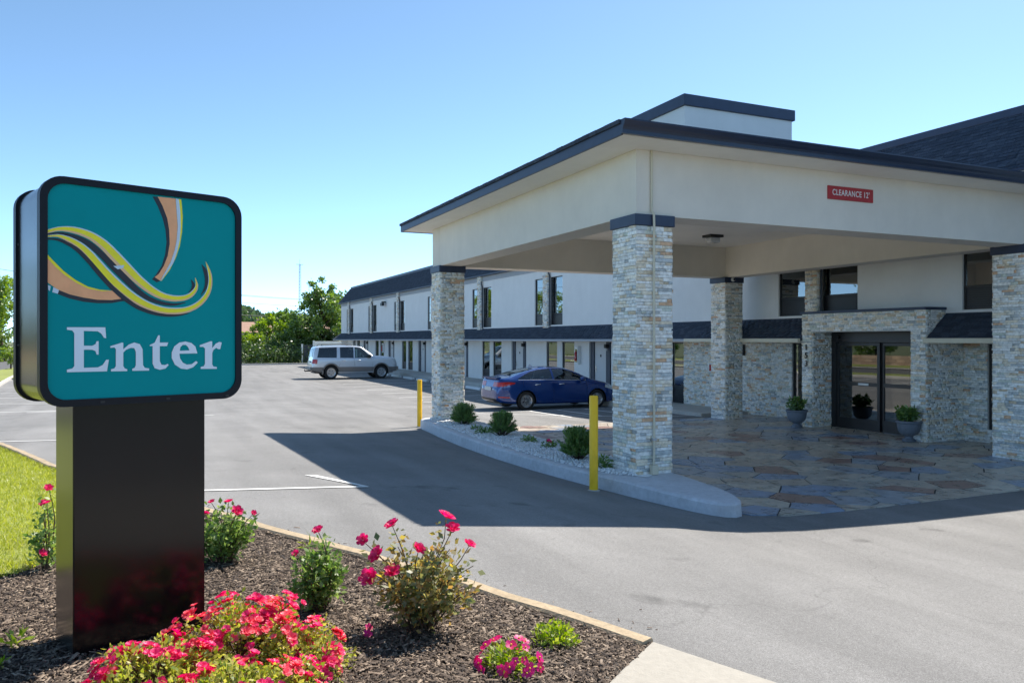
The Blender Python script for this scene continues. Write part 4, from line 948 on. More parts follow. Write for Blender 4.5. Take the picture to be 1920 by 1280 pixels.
# ground floor behind the walkway
GY0 = 22.62
gh = []; doors = []
for c in CS[:7]:
    gh += [(c + .29, c + 1.35, .08, 2.10), (c - 1.29, c - .17, .08, 2.10)]
    d0 = c - 3.42
    if d0 > GY0 + 1: gh.append((d0 - .86, d0 + .86, -.0, 2.112)); doors.append(d0)
gh = [h for h in gh if h[0] > GY0]
wallx('lower_wall', XG, GY0, YE, -.06, 2.3, gh, M['wall'], depth=.22)
for h in gh:
    if h[3] < 2.11: window(XG, *h, panel=.50, inside='curtain')
MB().box(XG + .6, XG + .62, GY0, YE - .1, -.1, 2.28).obj('dark_room_backing', M['room'], motel)  # dark sheet in place of ground floor room depth
for d0 in doors:
    X = XG + .06
    for a, b in ((d0 + .58, d0 + .86), (d0 - .66, d0 - .36)):
        MB().box(X, X + .14, a, b, 0.055, 2.110).obj('door_jamb', M['jamb'], motel, bevel=.004)
    dl = MB().box(X + .05, X + .10, d0 - .355, d0 + .575, 0.06, 2.107).obj('door', M['door'], motel)
    MB().tube([(X + .02, d0 + .49, 1.0), (X + .0, d0 + .49, 1.0), (X + .0, d0 + .38, 1.0)], .012, 8).obj('handle', M['steel'], dl)
    MB().box(X + .036, X + .049, d0 + .44, d0 + .535, .88, 1.13).obj('lock_plate', M['steel'], dl)
    MB().box(X + .044, X + .0495, d0 + .06, d0 + .16, 1.5, 1.6).obj('room_number', M['signframe'], dl)
    MB().box(X + .08, X + .12, d0 - .855, d0 - .662, 0.06, 2.107).obj('side_panel', M['door'], motel)
    wl = MB().box(XG - .10, XG + .055, d0 - .60, d0 - .46, 1.86, 2.02).obj('wall_light', M['black'], motel, bevel=.01)
    MB().lathe([(.05, -.10), (.055, -.02), (.04, 0)], (XG - .03, d0 - .53, 1.855), 10).obj('lamp_glass', M['lens'], wl)
for y in (28.95, 44.8, 60.2):
    ec = MB().box(XG - .17, XG - .002, y - .13, y + .13, 1.18, 1.92).obj('extinguisher_box', M['white'], motel, bevel=.012)
    MB().box(XG - .176, XG - .171, y - .09, y + .09, 1.25, 1.80).obj('box_front', M['wglass'], ec)
    MB().lathe([(0, 0), (.055, .0), (.06, .03), (.06, .32), (.03, .38), (.02, .42), (0, .42)], (XG - .19, y, 1.30), 10).obj('extinguisher', M['redlamp'], ec, smooth=50)
fl = MB().box(XF - .30, XF - .02, 57.5, 57.8, 4.97, 5.05).obj('flood_light', M['black'], motel)
MB().box(XF - .36, XF - .16, 57.4, 57.9, 4.72, 4.95).obj('lamp_head', M['black'], fl, bevel=.03)
# block behind the facade, flat roof
MB().box(XG + .9, 31, Y0 + .2, YE - .15, -.2, 6.7).obj('building_core', M['wall'], motel)
MB().box(XF + .002, XG + .898, YE - .012, YE, -.1, 5.5).obj('end_wall', M['wall'], motel)
MB().box(XF + .002, XG + .898, Y0, Y0 + .012, -.1, 5.5).obj('end_wall', M['wall'], motel)
MB().box(XL + .002, XG + .2, GY0 - .15, GY0 - .0, -.1, 2.24).obj('return_wall', M['wall'], motel)
# ---- mansard roof
XM0, XM1, ZM0, ZM1 = 15.28, 16.30, 5.54, 6.89
mb = MB()
pts = [(XM0, Y0 - .3, ZM0), (XM0, YE + .25, ZM0), (XM1, YE - .85, ZM1), (XM1, Y0 + .8, ZM1), (31.5, Y0 - .3, ZM0), (31.5, YE + .25, ZM0), (30.5, YE - .85, ZM1), (30.5, Y0 + .8, ZM1)]
mb.add(pts, [(0, 3, 2, 1), (1, 2, 6, 5), (5, 6, 7, 4), (4, 7, 3, 0), (3, 7, 6, 2), (0, 1, 5, 4)])
roof = mb.obj('mansard_roof', M['shingle'], motel)
MB().box(XM1 - .05, XM1 + .10, Y0 + .7, YE - .80, ZM1 - .03, ZM1 + .14).obj('ridge_flashing', M['navy'], roof, bevel=.01)
MB().box(XM0 - .02, XM0 + .26, Y0 - .3, YE + .24, ZM0 - .05, ZM0 - .003).obj('eave_board', M['navy'], roof)
unit = MB().box(0, 1, 0, 1, 0, 1)
unit.v = [(x, y, z if x < .5 else z * .2) for x, y, z in unit.v]      # a wedge: thick at the lower edge
ume = bpy.data.meshes.new('shingle'); ume.from_pydata(unit.v, [], unit.f); ume.update(); ume.materials.append(M['shingle'])
BV = np.array(unit.v)
def shingles(parent, x0, z0, x1, z1, ya, yb, courses, tab, nobj, ynear):
    dx, dz = x1 - x0, z1 - z0; Ls = math.hypot(dx, dz); tx, tz = dx / Ls, dz / Ls; nx, nz = -tz, tx
    exp = Ls / courses; T = []
    for c in range(courses):
        n = int((yb - ya) / tab); off = random.uniform(0, tab)
        for i in range(n + 1):
            y = ya + i * tab - off; a, b = max(ya, y), min(yb, y + tab - .005)
            if b - a < .04: continue
            T.append((c * exp - random.choice((0, 0, .003)), a, b, random.choice((.008, .010, .015))))
    T.sort(key=lambda t: abs((t[1] + t[2]) / 2 - ynear))
    o_ = org(parent); V = []
    for i, (s0, a, b, th) in enumerate(T):
        l = exp + .015
        Mx = Matrix(((tx * l, 0, nx * th, x0 + tx * s0 + nx * .004), (0, b - a, 0, a), (tz * l - nz * 0, 0, nz * th, z0 + tz * s0 + nz * .004), (0, 0, 0, 1)))
        # tilt each tab a little so its lower edge stands proud of the course below
        if i < nobj:
            ob = bpy.data.objects.new('shingle', ume); COL.objects.link(ob); ob.parent = parent
            Mo = Mx.copy(); Mo.translation -= o_; ob.matrix_basis = Mo
        else:
            A = np.array(Mx); V.append(BV @ A[:3, :3].T + A[:3, 3])
    if V: tag(solids_mesh('shingle_courses', np.array(V), [f for f in unit.f], M['shingle'], parent), kind='stuff')
shingles(roof, XM0, ZM0, XM1, ZM1, Y0, YE - .3, 17, .20, 300, 12.0)
# ---- awning along the first floor
def awning(a, b, hip_end, nobj, ynear):
    XA = 14.905
    mb = MB()
    mb.extr([(XA, 2.20), (XF - .002, 2.77), (XF - .002, 2.235), (XA, 2.17)][::-1], 'y', a, b)
    if hip_end:
        n = len(mb.v); mb.add([(XA, b, 2.20), (XF - .002, b, 2.77), (XF - .002, b + .7, 2.2), (XA, b + .7, 2.20), (XA, b + .7, 2.17), (XF - .002, b + .7, 2.17)], [(0, 3, 2, 1)[::-1], (0, 1, 2, 3), (3, 4, 5, 2)])
    aw = mb.obj('awning', M['shingle'], motel)
    MB().box(XA + .04, XG - .003, a + .003, b - .003, 2.13, 2.168).obj('awning_soffit', M['soffit'], aw)
    shingles(aw, XA, 2.205, XF, 2.76, a, b, 8, .20, nobj, ynear)
    return aw
aw1 = awning(15.24, YE + .3, True, 200, 22)
MB().box(14.855, 14.901, 20.0, YE + .3, 2.135, 2.215).obj('eave_trim', M['band'], aw1)
MB().box(14.81, 14.901, 15.24, 19.996, 2.125, 2.228).obj('gutter', M['cream'], aw1, bevel=.012)
aw2 = awning(Y0, 11.66, False, 100, 10.5)
MB().box(14.81, 14.901, Y0, 11.66, 2.125, 2.228).obj('gutter', M['cream'], aw2, bevel=.012)
# ---- stone lobby wall
lobby_h = [(21.75, 22.5, .05, 2.10), (15.3, 16.82, .05, 2.10), (9.8, 11.14, .28, 2.10)]
lw = wallx('lobby_wall', XL, 15.12, GY0, -.08, 2.13, lobby_h[:2], M['mortar'], .2)
lay(ledge((XL, 16.82), (-1, 0), 21.75 - 16.82, -.07, 2.125), lw, 120)
lw2 = wallx('lobby_wall', XL, Y0, 11.7, -.08, 2.13, lobby_h[2:], M['mortar'], .2)
lay(ledge((XL, 8.6), (-1, 0), 3.1, -.07, 2.125, holes=[(1.2, 2.54, .28, 2.1)]), lw2, 60)
window(XL, *lobby_h[0], panel=.55, inside='blind'); window(XL, *lobby_h[1], inside='blind'); window(XL, *lobby_h[2], panel=0, inside='curtain')
MB().box(XL + .4, XL + .42, 15.3, GY0, -.05, 2.12).obj('dark_room_backing', M['room'], motel)  # dark sheet for the unlit space behind the lobby windows
ab = MB().box(XL - .08, XL - .04, 20.26, 20.34, 1.20, 1.40).obj('alarm_box', M['redlamp'], motel, bevel=.008)
MB().box(XL - .12, XL - .04, 18.7, 18.84, 1.72, 2.05).obj('emergency_light', M['black'], motel, bevel=.01)  # small black emergency light on the lobby wall
# ---- stone entrance portal
XP = 14.95
PY0, PY1, QY0, QY1, PZ, OZ = 11.70, 15.20, 12.05, 14.89, 2.84, 2.385
XD = 15.57
mb = MB()
mb.box(XP, XL + .1, PY0, QY0, -.06, OZ).box(XP, XL + .1, QY1, PY1, -.06, OZ).box(XP, XF - .003, PY0, PY1, OZ + .0005, PZ)
portal = mb.obj('entrance_portal', M['mortar'], motel)
st = ledge((XP, PY0), (-1, 0), PY1 - PY0, -.05, PZ, holes=[(QY0 - PY0, QY1 - PY0, -1, OZ)])
st2 = ledge((XD + .1, QY1), (0, -1), XD + .1 - XP, -.05, OZ, ext=(0, .01)) + ledge((XL, PY0), (0, -1), XL - XP, -.05, 2.2, ext=(0, .02)) + ledge((XF - .01, PY0), (0, -1), XF - XP - .01, 2.2, PZ, ext=(0, .02))
st3 = ledge((XP, PY1), (0, 1), XF - XP - .01, -.05, PZ)
lay(sorted(st + st2, key=lambda s: -s[4])[:300], portal, 300)
lay(sorted(st + st2, key=lambda s: -s[4])[300:] + st3, portal, 0)
MB().box(XP - .06, XF - .003, PY0 - .05, PY1 + .05, PZ + .002, PZ + .06).obj('coping', M['navy'], portal, bevel=.006)
for i, ch in enumerate('153'):
    text_mesh('digit', ch, .20, M['signblack'], portal, (XP - .048, 15.045, 2.0 - i * .205), (R(90), 0, R(-90)), extr=.008, bold=.004)
# ---- automatic glass doors
fr = MB()
fr.box(XD, XD + .14, QY0, QY1, 2.13, OZ - .001)
fr.box(XD, XD + .12, QY1 - .16, QY1, -.03, 2.129).box(XD, XD + .12, QY0, QY0 + .16, -.03, 2.129)
door = fr.obj('automatic_door', M['alu'], motel, bevel=.004)
def leaf(a, b, x):
    m_ = MB(); s = .075
    m_.box(x, x + .05, a, a + s, -.02, 2.12).box(x, x + .05, b - s, b, -.02, 2.12)
    m_.box(x, x + .05, a + s, b - s, 2.05, 2.12).box(x, x + .05, a + s, b - s, -.02, .27).box(x, x + .05, a + s, b - s, 1.07, 1.16)
    lf = m_.obj('door_leaf', M['alu'], door)
    for z0, z1 in ((.272, 1.068), (1.162, 2.048)):
        MB().box(x + .02, x + .028, a + s + .002, b - s - .002, z0, z1).obj('pane', M['dglass'], door)
leaf(13.43, 14.73, XD + .03); leaf(12.21, 13.425, XD + .085)
MB().box(XD + .02, XD + .0285, 13.75, 14.05, 1.09, 1.14).obj('push_notice', M['white'], door)
for y in (12.5, 14.62): MB().lathe([(0, 0), (.03, -.0), (.045, -.03), (.03, -.06), (0, -.065)], (XD - .001, y, 2.26), 10, 'x').obj('sensor', M['black'], door, smooth=50)
MB().box(15.98, 16.02, 14.0, 14.87, -.02, 2.12).obj('added_khaki_panel', M['khaki'], motel)  # panel added close to the glass to catch daylight like a lit wall
# lobby inside the doors
mb = MB(); mb.box(19.5, 19.55, 11, 16, -.05, 2.6).box(16.3, 19.5, 15.0, 15.05, -.05, 2.6).box(16.3, 19.5, 11.9, 11.95, -.05, 2.6)
mb.obj('lobby_inner_wall', M['khaki'], motel)
MB().box(15.72, 19.5, 12.06, 14.88, -.06, -.029).obj('lobby_floor', M['flag'], motel)
MB().box(16.4, 19.5, 11.96, 15.0, 2.6, 2.63).obj('lobby_ceiling', M['soffit'], motel)
MB().box(18.2, 18.9, 12.6, 15.0, -.03, 1.08).obj('reception_desk', M['wood'], motel)

# ---- walkway in front of the rooms
mb = MB(); mb.box(14.40, 16.6, 18.6, YE + .4, -.4, .05)
wk = mb.obj('sidewalk', M['concrete'], bevel=.015); tag(wk, kind='structure')
mb = MB(); mb.box(14.96, 16.4, Y0, 18.599, -.4, -.03)
tag(mb.obj('lobby_plinth', M['concrete']), kind='structure')

# wheel stops
wm = MB().extr([(-.09, 0), (.09, 0), (.065, .12), (-.065, .12)], 'y', -.95, .95)
proto = None
ystops = [ST[i] + 1.36 for i in range(1, 14)]
names = 'first second third fourth fifth sixth seventh eighth ninth tenth eleventh twelfth thirteenth'.split()
for i, y in enumerate(ystops):
    if proto is None:
        proto = wm.obj('wheel_stop', M['white'], bevel=.012); o = proto
    else:
        o = proto.copy(); COL.objects.link(o)
    o.location = (13.95, y, gz(13.95, y) + .002); o.rotation_euler = (0, 0, random.uniform(-.02, .02))
    tag(o, f'white concrete wheel stop at the motel walkway, {names[i]} from the lobby', 'wheel stop', 'wheel stops along the motel walkway')
# ================================================================ SIGN
K = .7095
SZ = gz(-.36, 4.16)
sign = thing('entrance_sign', 'teal and black entrance sign reading Enter on a wide black pedestal', 'sign', (-.6807520 * K, 5.734224 * K, 0), R(19.48), local=True)
def rrect(x0, x1, z0, z1, r, n=8):
    out = []
    for cx, cz, a0 in ((x1 - r, z0 + r, -90), (x1 - r, z1 - r, 0), (x0 + r, z1 - r, 90), (x0 + r, z0 + r, 180)):
        for i in range(n + 1):
            a = R(a0 + 90 * i / n); out.append((cx + r * math.cos(a), cz + r * math.sin(a)))
    return out
def zc(z): return 2.2 + (z - 2.2) * K
x1 = 1.3227 * K; zt, zbm = zc(3.246), zc(1.767)
RR = .098
DP = .50
mb = MB().extr([(a, c) for a, c in rrect(.012, x1 - .012, zbm + .012, zt - .012, RR - .01)], 'y', .02, DP - .02)
cab = mb.obj('cabinet', M['bronze'], sign, smooth=40)
def ring(y0, y1, outer, inner, name, material, parent):
    n = len(outer); mb = MB()
    mb.add([(a, y0, c) for a, c in outer] + [(a, y0, c) for a, c in inner] + [(a, y1, c) for a, c in outer] + [(a, y1, c) for a, c in inner],
           [(i, (i + 1) % n, n + (i + 1) % n, n + i) for i in range(n)] + [(2 * n + i, 3 * n + i, 3 * n + (i + 1) % n, 2 * n + (i + 1) % n) for i in range(n)] +
           [(i, 2 * n + i, 2 * n + (i + 1) % n, (i + 1) % n) for i in range(n)] + [(n + i, n + (i + 1) % n, 3 * n + (i + 1) % n, 3 * n + i) for i in range(n)])
    return mb.obj(name, material, parent, smooth=40)
fw_ = .032
for y0, y1 in ((-.004, .045), (DP - .045, DP + .004)):
    ring(y0, y1, rrect(0, x1, zbm, zt, RR), rrect(fw_, x1 - fw_, zbm + fw_, zt - fw_, RR - fw_ + .012), 'frame', M['signframe'], sign)
mb = MB().extr(rrect(fw_ - .004, x1 - fw_ + .004, zbm + fw_ - .004, zt - fw_ + .004, RR - fw_ + .012), 'y', .006, .018)
panel = mb.obj('face_panel', M['teal'], sign)
mb = MB().extr(rrect(fw_ - .004, x1 - fw_ + .004, zbm + fw_ - .004, zt - fw_ + .004, RR - fw_ + .012), 'y', DP - .018, DP - .006)
mb.obj('back_panel', M['teal'], sign)
for yy in (.055, DP - .06):
    for zz in (zbm + .28, zt - .28):
        MB().lathe([(0, -.006), (.006, -.004), (.007, 0)], (.0115, yy, zz), 8, 'x').obj('screw', M['black'], cab)
for xx in (.25, .55, .85):
    MB().box(xx, xx + .018, -.0075, -.0045, zbm + .010, zbm + .020).obj('clip', M['black'], sign)
def flat(name, loops, y, material, parent):
    L3 = [[Vector((a * K, zc(c), 0)) for a, c in lp] for lp in loops]
    vs = [v for l in L3 for v in l]
    mb = MB(); mb.add([(v.x, y, v.y) for v in vs], [tuple(t) for t in tessellate_polygon(L3)])
    return mb.obj(name, material, parent)
lay_y = {'black': .0052, 'salmon': .0046, 'pale': .0034, 'yellow': .0040, 'tan': .0037}
nm = {'black': 'shadow_stroke', 'salmon': 'orange_stroke', 'pale': 'pale_stroke', 'yellow': 'yellow_stroke', 'tan': 'tan_stroke'}
for k_, polys in LOGO.items():
    for i, p in enumerate(polys):
        # the front ribbons lie over the tails
        flat(nm[k_], [p], lay_y[k_] - .00003 * i - (.0016 if (k_ == 'black' and i in (2, 3, 4, 5)) else 0), M['s_' + k_], panel)
for ch, loops in LETTERS: flat('letter', loops, .0030, M['s_white'], panel)
# pedestal
pz = SZ - .25
px0, px1, py0, py1 = .207 * K, 1.070 * K, .055 * K, .47 * K
post = MB().box(px0, px1, py0, py1, pz, zbm + .006).obj('pedestal', M['signblack'], sign, bevel=.004)
MB().box(px0 - .0015, px0 - .0002, py0 + .006, py1 - .006, pz + .1, zbm).obj('side_panel', M['bronze'], post)

# ================================================================ CARS
def smooth_np(a, k):
    if k < 1: return a
    w_ = np.exp(-.5 * (np.arange(-3 * k, 3 * k + 1) / k) ** 2); w_ /= w_.sum()
    return np.convolve(np.pad(a, 3 * k, mode='edge'), w_, 'valid')

class Car:
    def __init__(s, root, prof):
        s.root = root; s.p = prof; p = prof
        nx = p.get('nx', 92)
        x0, x1 = p['top'][0][0], p['top'][-1][0]
        t = np.linspace(0, 1, nx); t = .5 - .5 * np.cos(np.pi * t) * (1 - .25 * np.sin(np.pi * t) ** 2)
        t = (t - t[0]) / (t[-1] - t[0]); xs = x0 + (x1 - x0) * t
        dense = np.linspace(x0, x1, 600)
        f = lambda key, k: np.interp(xs, dense, smooth_np(np.interp(dense, *zip(*p[key])), k))
        top = f('top', p.get('ktop', 7)); W = f('W', 7); belt = f('belt', 8); yr = f('roofw', 8); zs = f('sill', 6)
        rings = []
        for i in range(nx):
            ht = top[i]; b = min(belt[i], ht - .05); w = W[i]; z0 = zs[i]
            gl = max(0, (ht - belt[i] - .08)) / .35; gl = min(1, gl)
            r_ = w * (.84 * (1 - gl)) + yr[i] * gl
            mid = z0 + (b - z0) * .55
            ctl = [(0, z0), (w * .55, z0), (w * .90, z0 + .005), (w * .965, z0 + .07), (w * .985, z0 + (b - z0) * .28), (w, mid), (w * .992, b - .09), (w * .955, b), ]
            g1 = b + (ht - b) * .5
            ctl += [((w * .955 + r_) / 2 + .012 * gl, g1), (r_, ht - .055 * gl - .022 * (1 - gl)), (r_ * .86, ht - .018 * gl - .010), (r_ * .5, ht - .004), (0, ht)]
            pts = []
            C_ = [(-ctl[1][0], ctl[1][1])] + ctl + [(-ctl[-2][0], ctl[-2][1])]
            for k in range(1, len(C_) - 2):
                a, b_, c, d = [np.array(q) for q in C_[k - 1:k + 3]]
                for u in (0, .5):
                    cr = .5 * ((2 * b_) + (c - a) * u + (2 * a - 5 * b_ + 4 * c - d) * u * u + (3 * b_ - a - 3 * c + d) * u ** 3)
                    lin = b_ + (c - b_) * u
                    pts.append(.6 * cr + .4 * lin if 1 < k < len(C_) - 3 else lin)
            pts.append(np.array(ctl[-1]))
            full = [(y, z) for y, z in pts] + [(-y, z) for y, z in pts[-2:0:-1]]
            rings.append([(xs[i], y, z) for y, z in full])
        n = len(rings[0]); vs = [q for r_ in rings for q in r_]; fs = []
        for i in range(nx - 1):
            for k in range(n):
                k2 = (k + 1) % n; fs.append((i * n + k, i * n + k2, (i + 1) * n + k2, (i + 1) * n + k))
        # closed ends: shrink rings towards the middle
        for end, base in ((0, 0), (1, (nx - 1) * n)):
            pr = list(range(base, base + n)); c = np.mean([vs[q] for q in pr], 0)
            for sft, scl in ((.018, .93), (.028, .70), (.03, .35)):
                nb = len(vs)
                for q in range(base, base + n):
                    v = vs[q]; vs.append((v[0] + (sft if end else -sft), c[1] + (v[1] - c[1]) * scl, c[2] + (v[2] - c[2]) * scl))
                for k in range(n):
                    k2 = (k + 1) % n; f_ = (pr[k], nb + k, nb + k2, pr[k2]); fs.append(f_[::-1] if not end else f_[::-1][::-1][::-1])
                pr = list(range(nb, nb + n))
            fs.append(tuple(pr))
        s.bm = bmesh.new(); vv = [s.bm.verts.new(v) for v in vs]
        for f_ in fs:
            try: s.bm.faces.new([vv[q] for q in f_])
            except ValueError: pass
        bmesh.ops.recalc_face_normals(s.bm, faces=s.bm.faces)

    def carve(s, poly, view, filt, name=None, material=None, parent=None, shrink=0., gap=0., thick=0., smooth=60):
        bm = s.bm
        ia, ib = {'side': (0, 2), 'top': (0, 1), 'rear': (1, 2)}[view]
        ax = 3 - ia - ib
        lo = (min(p[0] for p in poly), min(p[1] for p in poly)); hi = (max(p[0] for p in poly), max(p[1] for p in poly))
        def near():
            out = []
            for f_ in bm.faces:
                cs = [v.co for v in f_.verts]
                if max(c[ia] for c in cs) < lo[0] - .01 or min(c[ia] for c in cs) > hi[0] + .01: continue
                if max(c[ib] for c in cs) < lo[1] - .01 or min(c[ib] for c in cs) > hi[1] + .01: continue
                if filt(f_.calc_center_median()): out.append(f_)
            return out
        for i in range(len(poly)):
            a, b = poly[i], poly[(i + 1) % len(poly)]
            no = [0, 0, 0]; no[ia] = b[1] - a[1]; no[ib] = -(b[0] - a[0]); co = [0, 0, 0]; co[ia], co[ib] = a
            fcs = near()
            geom = list({e for f_ in fcs for e in f_.edges}) + list({v for f_ in fcs for v in f_.verts}) + fcs
            if geom: bmesh.ops.bisect_plane(bm, geom=geom, dist=1e-5, plane_co=co, plane_no=Vector(no).normalized())
        ins = [f_ for f_ in near() if inpoly(f_.calc_center_median()[ia], f_.calc_center_median()[ib], poly)]
        if not ins: return None
        if gap:
            res = bmesh.ops.inset_region(bm, faces=ins, thickness=gap, use_even_offset=True)
            ins = [f_ for f_ in ins if f_.is_valid]
            ringf = [f_ for f_ in res['faces'] if f_.is_valid]
        else: ringf = []
        o = None
        if name:
            vmap = {}; vs = []; fs = []
            for f_ in ins:
                q = []
                for v in f_.verts:
                    if v not in vmap:
                        vmap[v] = len(vs); vs.append(v.co - v.normal * shrink)
                    q.append(vmap[v])
                fs.append(tuple(q))
            o = MB().add(vs, fs).obj(name, material, parent or s.root, smooth=smooth)
        bmesh.ops.delete(bm, geom=ins + ringf, context='FACES')
        return o

    def body(s, name, material):
        me = bpy.data.meshes.new(name); 
        loose = [v for v in s.bm.verts if not v.link_faces]
        bmesh.ops.delete(s.bm, geom=loose, context='VERTS')
        s.bm.to_mesh(me); s.bm.free()
        me.shade_smooth(); me.set_sharp_from_angle(angle=R(42))
        return link_mesh(name, me, material, s.root)

def circ(cx, cz, r, n=18, zmin=-9): return [(cx + r * math.cos(2 * math.pi * i / n), cz + r * math.sin(2 * math.pi * i / n)) for i in range(n)]

def wheel(root, x, y, r, side, spokes=5, double=True, width=.20):
    """side: +1 outer face looks to +y, -1 to -y"""
    w_ = MB().lathe([(r * .70, -width / 2), (r * .93, -width / 2), (r, -width * .34), (r, width * .34), (r * .93, width / 2), (r * .70, width / 2), (r * .66, width * .35), (r * .66, -width * .35), (r * .70, -width / 2)], (x, y, r), 36, 'y')
    wh = w_.obj('wheel', M['rubber'], root, smooth=40)
    yo = y + side * (width / 2 - .012); k = r * .68
    rm = MB().lathe([(k, -.0 * side), (k * .97, .012 * side), (k * .90, .004 * side), (k * .90, -.05 * side), (k * .2, -.06 * side)], (x, yo, r), 30, 'y')
    for i in range(spokes):
        for dd in ((-.16, .16) if double else (0,)):
            a0 = 2 * math.pi * i / spokes + .35 + dd * .5; a1 = 2 * math.pi * i / spokes + .35 + dd * 1.25
            hw = .022 if double else .045
            p0, p1 = np.array((math.cos(a0), math.sin(a0))) * k * .16, np.array((math.cos(a1), math.sin(a1))) * k * .93
            t = (p1 - p0) / np.linalg.norm(p1 - p0); nn = np.array((-t[1], t[0]))
            c_ = [p0 - nn * hw * 1.2, p1 - nn * hw, p1 + nn * hw, p0 + nn * hw * 1.2]
            rm.add([(x + q[0], yo + .004 * side, r + q[1]) for q in c_] + [(x + q[0], yo - .035 * side, r + q[1]) for q in c_], [(0, 1, 2, 3), (4, 7, 6, 5), (0, 4, 5, 1), (1, 5, 6, 2), (2, 6, 7, 3), (3, 7, 4, 0)])
    rm.lathe([(0, .012 * side), (k * .12, .012 * side), (k * .2, .0), (k * .2, -.05 * side)], (x, yo, r), 16, 'y')
    rm.obj('rim', M['rim'], wh, smooth=35)
    MB().lathe([(0, -.055 * side), (k * .86, -.055 * side)], (x, yo, r), 20, 'y').obj('brake_disc', M['black'], wh)
    return wh

def well(root, x, y, r, side, zc=.31):
    mb = MB(); n = 14; vs = []
    for i in range(n + 1):
        a = math.pi * (i / n) * 1.16 - .08 * math.pi
        for yy in (y + side * .10, y - side * .28): vs.append((x + r * math.cos(a), yy, zc + r * math.sin(a)))
    mb.add(vs, [(2 * i, 2 * i + 1, 2 * i + 3, 2 * i + 2) for i in range(n)])
    c = [vs[2 * i + 1] for i in range(n + 1)]; mb.add(c, [tuple(range(n + 1))])
    return mb.obj('wheel_well', M['black'], root)

def seats(root, xs_, w_, z0, h_):
    for x, y in xs_:
        mb = MB()
        mb.box(x - .05, x + .45, y - w_ / 2, y + w_ / 2, z0, z0 + .16)
        mb.add([(x - .05, y - w_ / 2, z0 + .1), (x + .10, y - w_ / 2, z0 + .1), (x - .10, y - w_ / 2, z0 + h_), (x - .20, y - w_ / 2, z0 + h_), (x - .05, y + w_ / 2, z0 + .1), (x + .10, y + w_ / 2, z0 + .1), (x - .10, y + w_ / 2, z0 + h_), (x - .20, y + w_ / 2, z0 + h_)],
               [(0, 1, 2, 3), (7, 6, 5, 4), (0, 4, 5, 1), (1, 5, 6, 2), (2, 6, 7, 3), (3, 7, 4, 0)])
        mb.box(x - .20, x - .11, y - .13, y + .13, z0 + h_ + .03, z0 + h_ + .20)
        mb.obj('seat', M['interior'], root, bevel=.03)

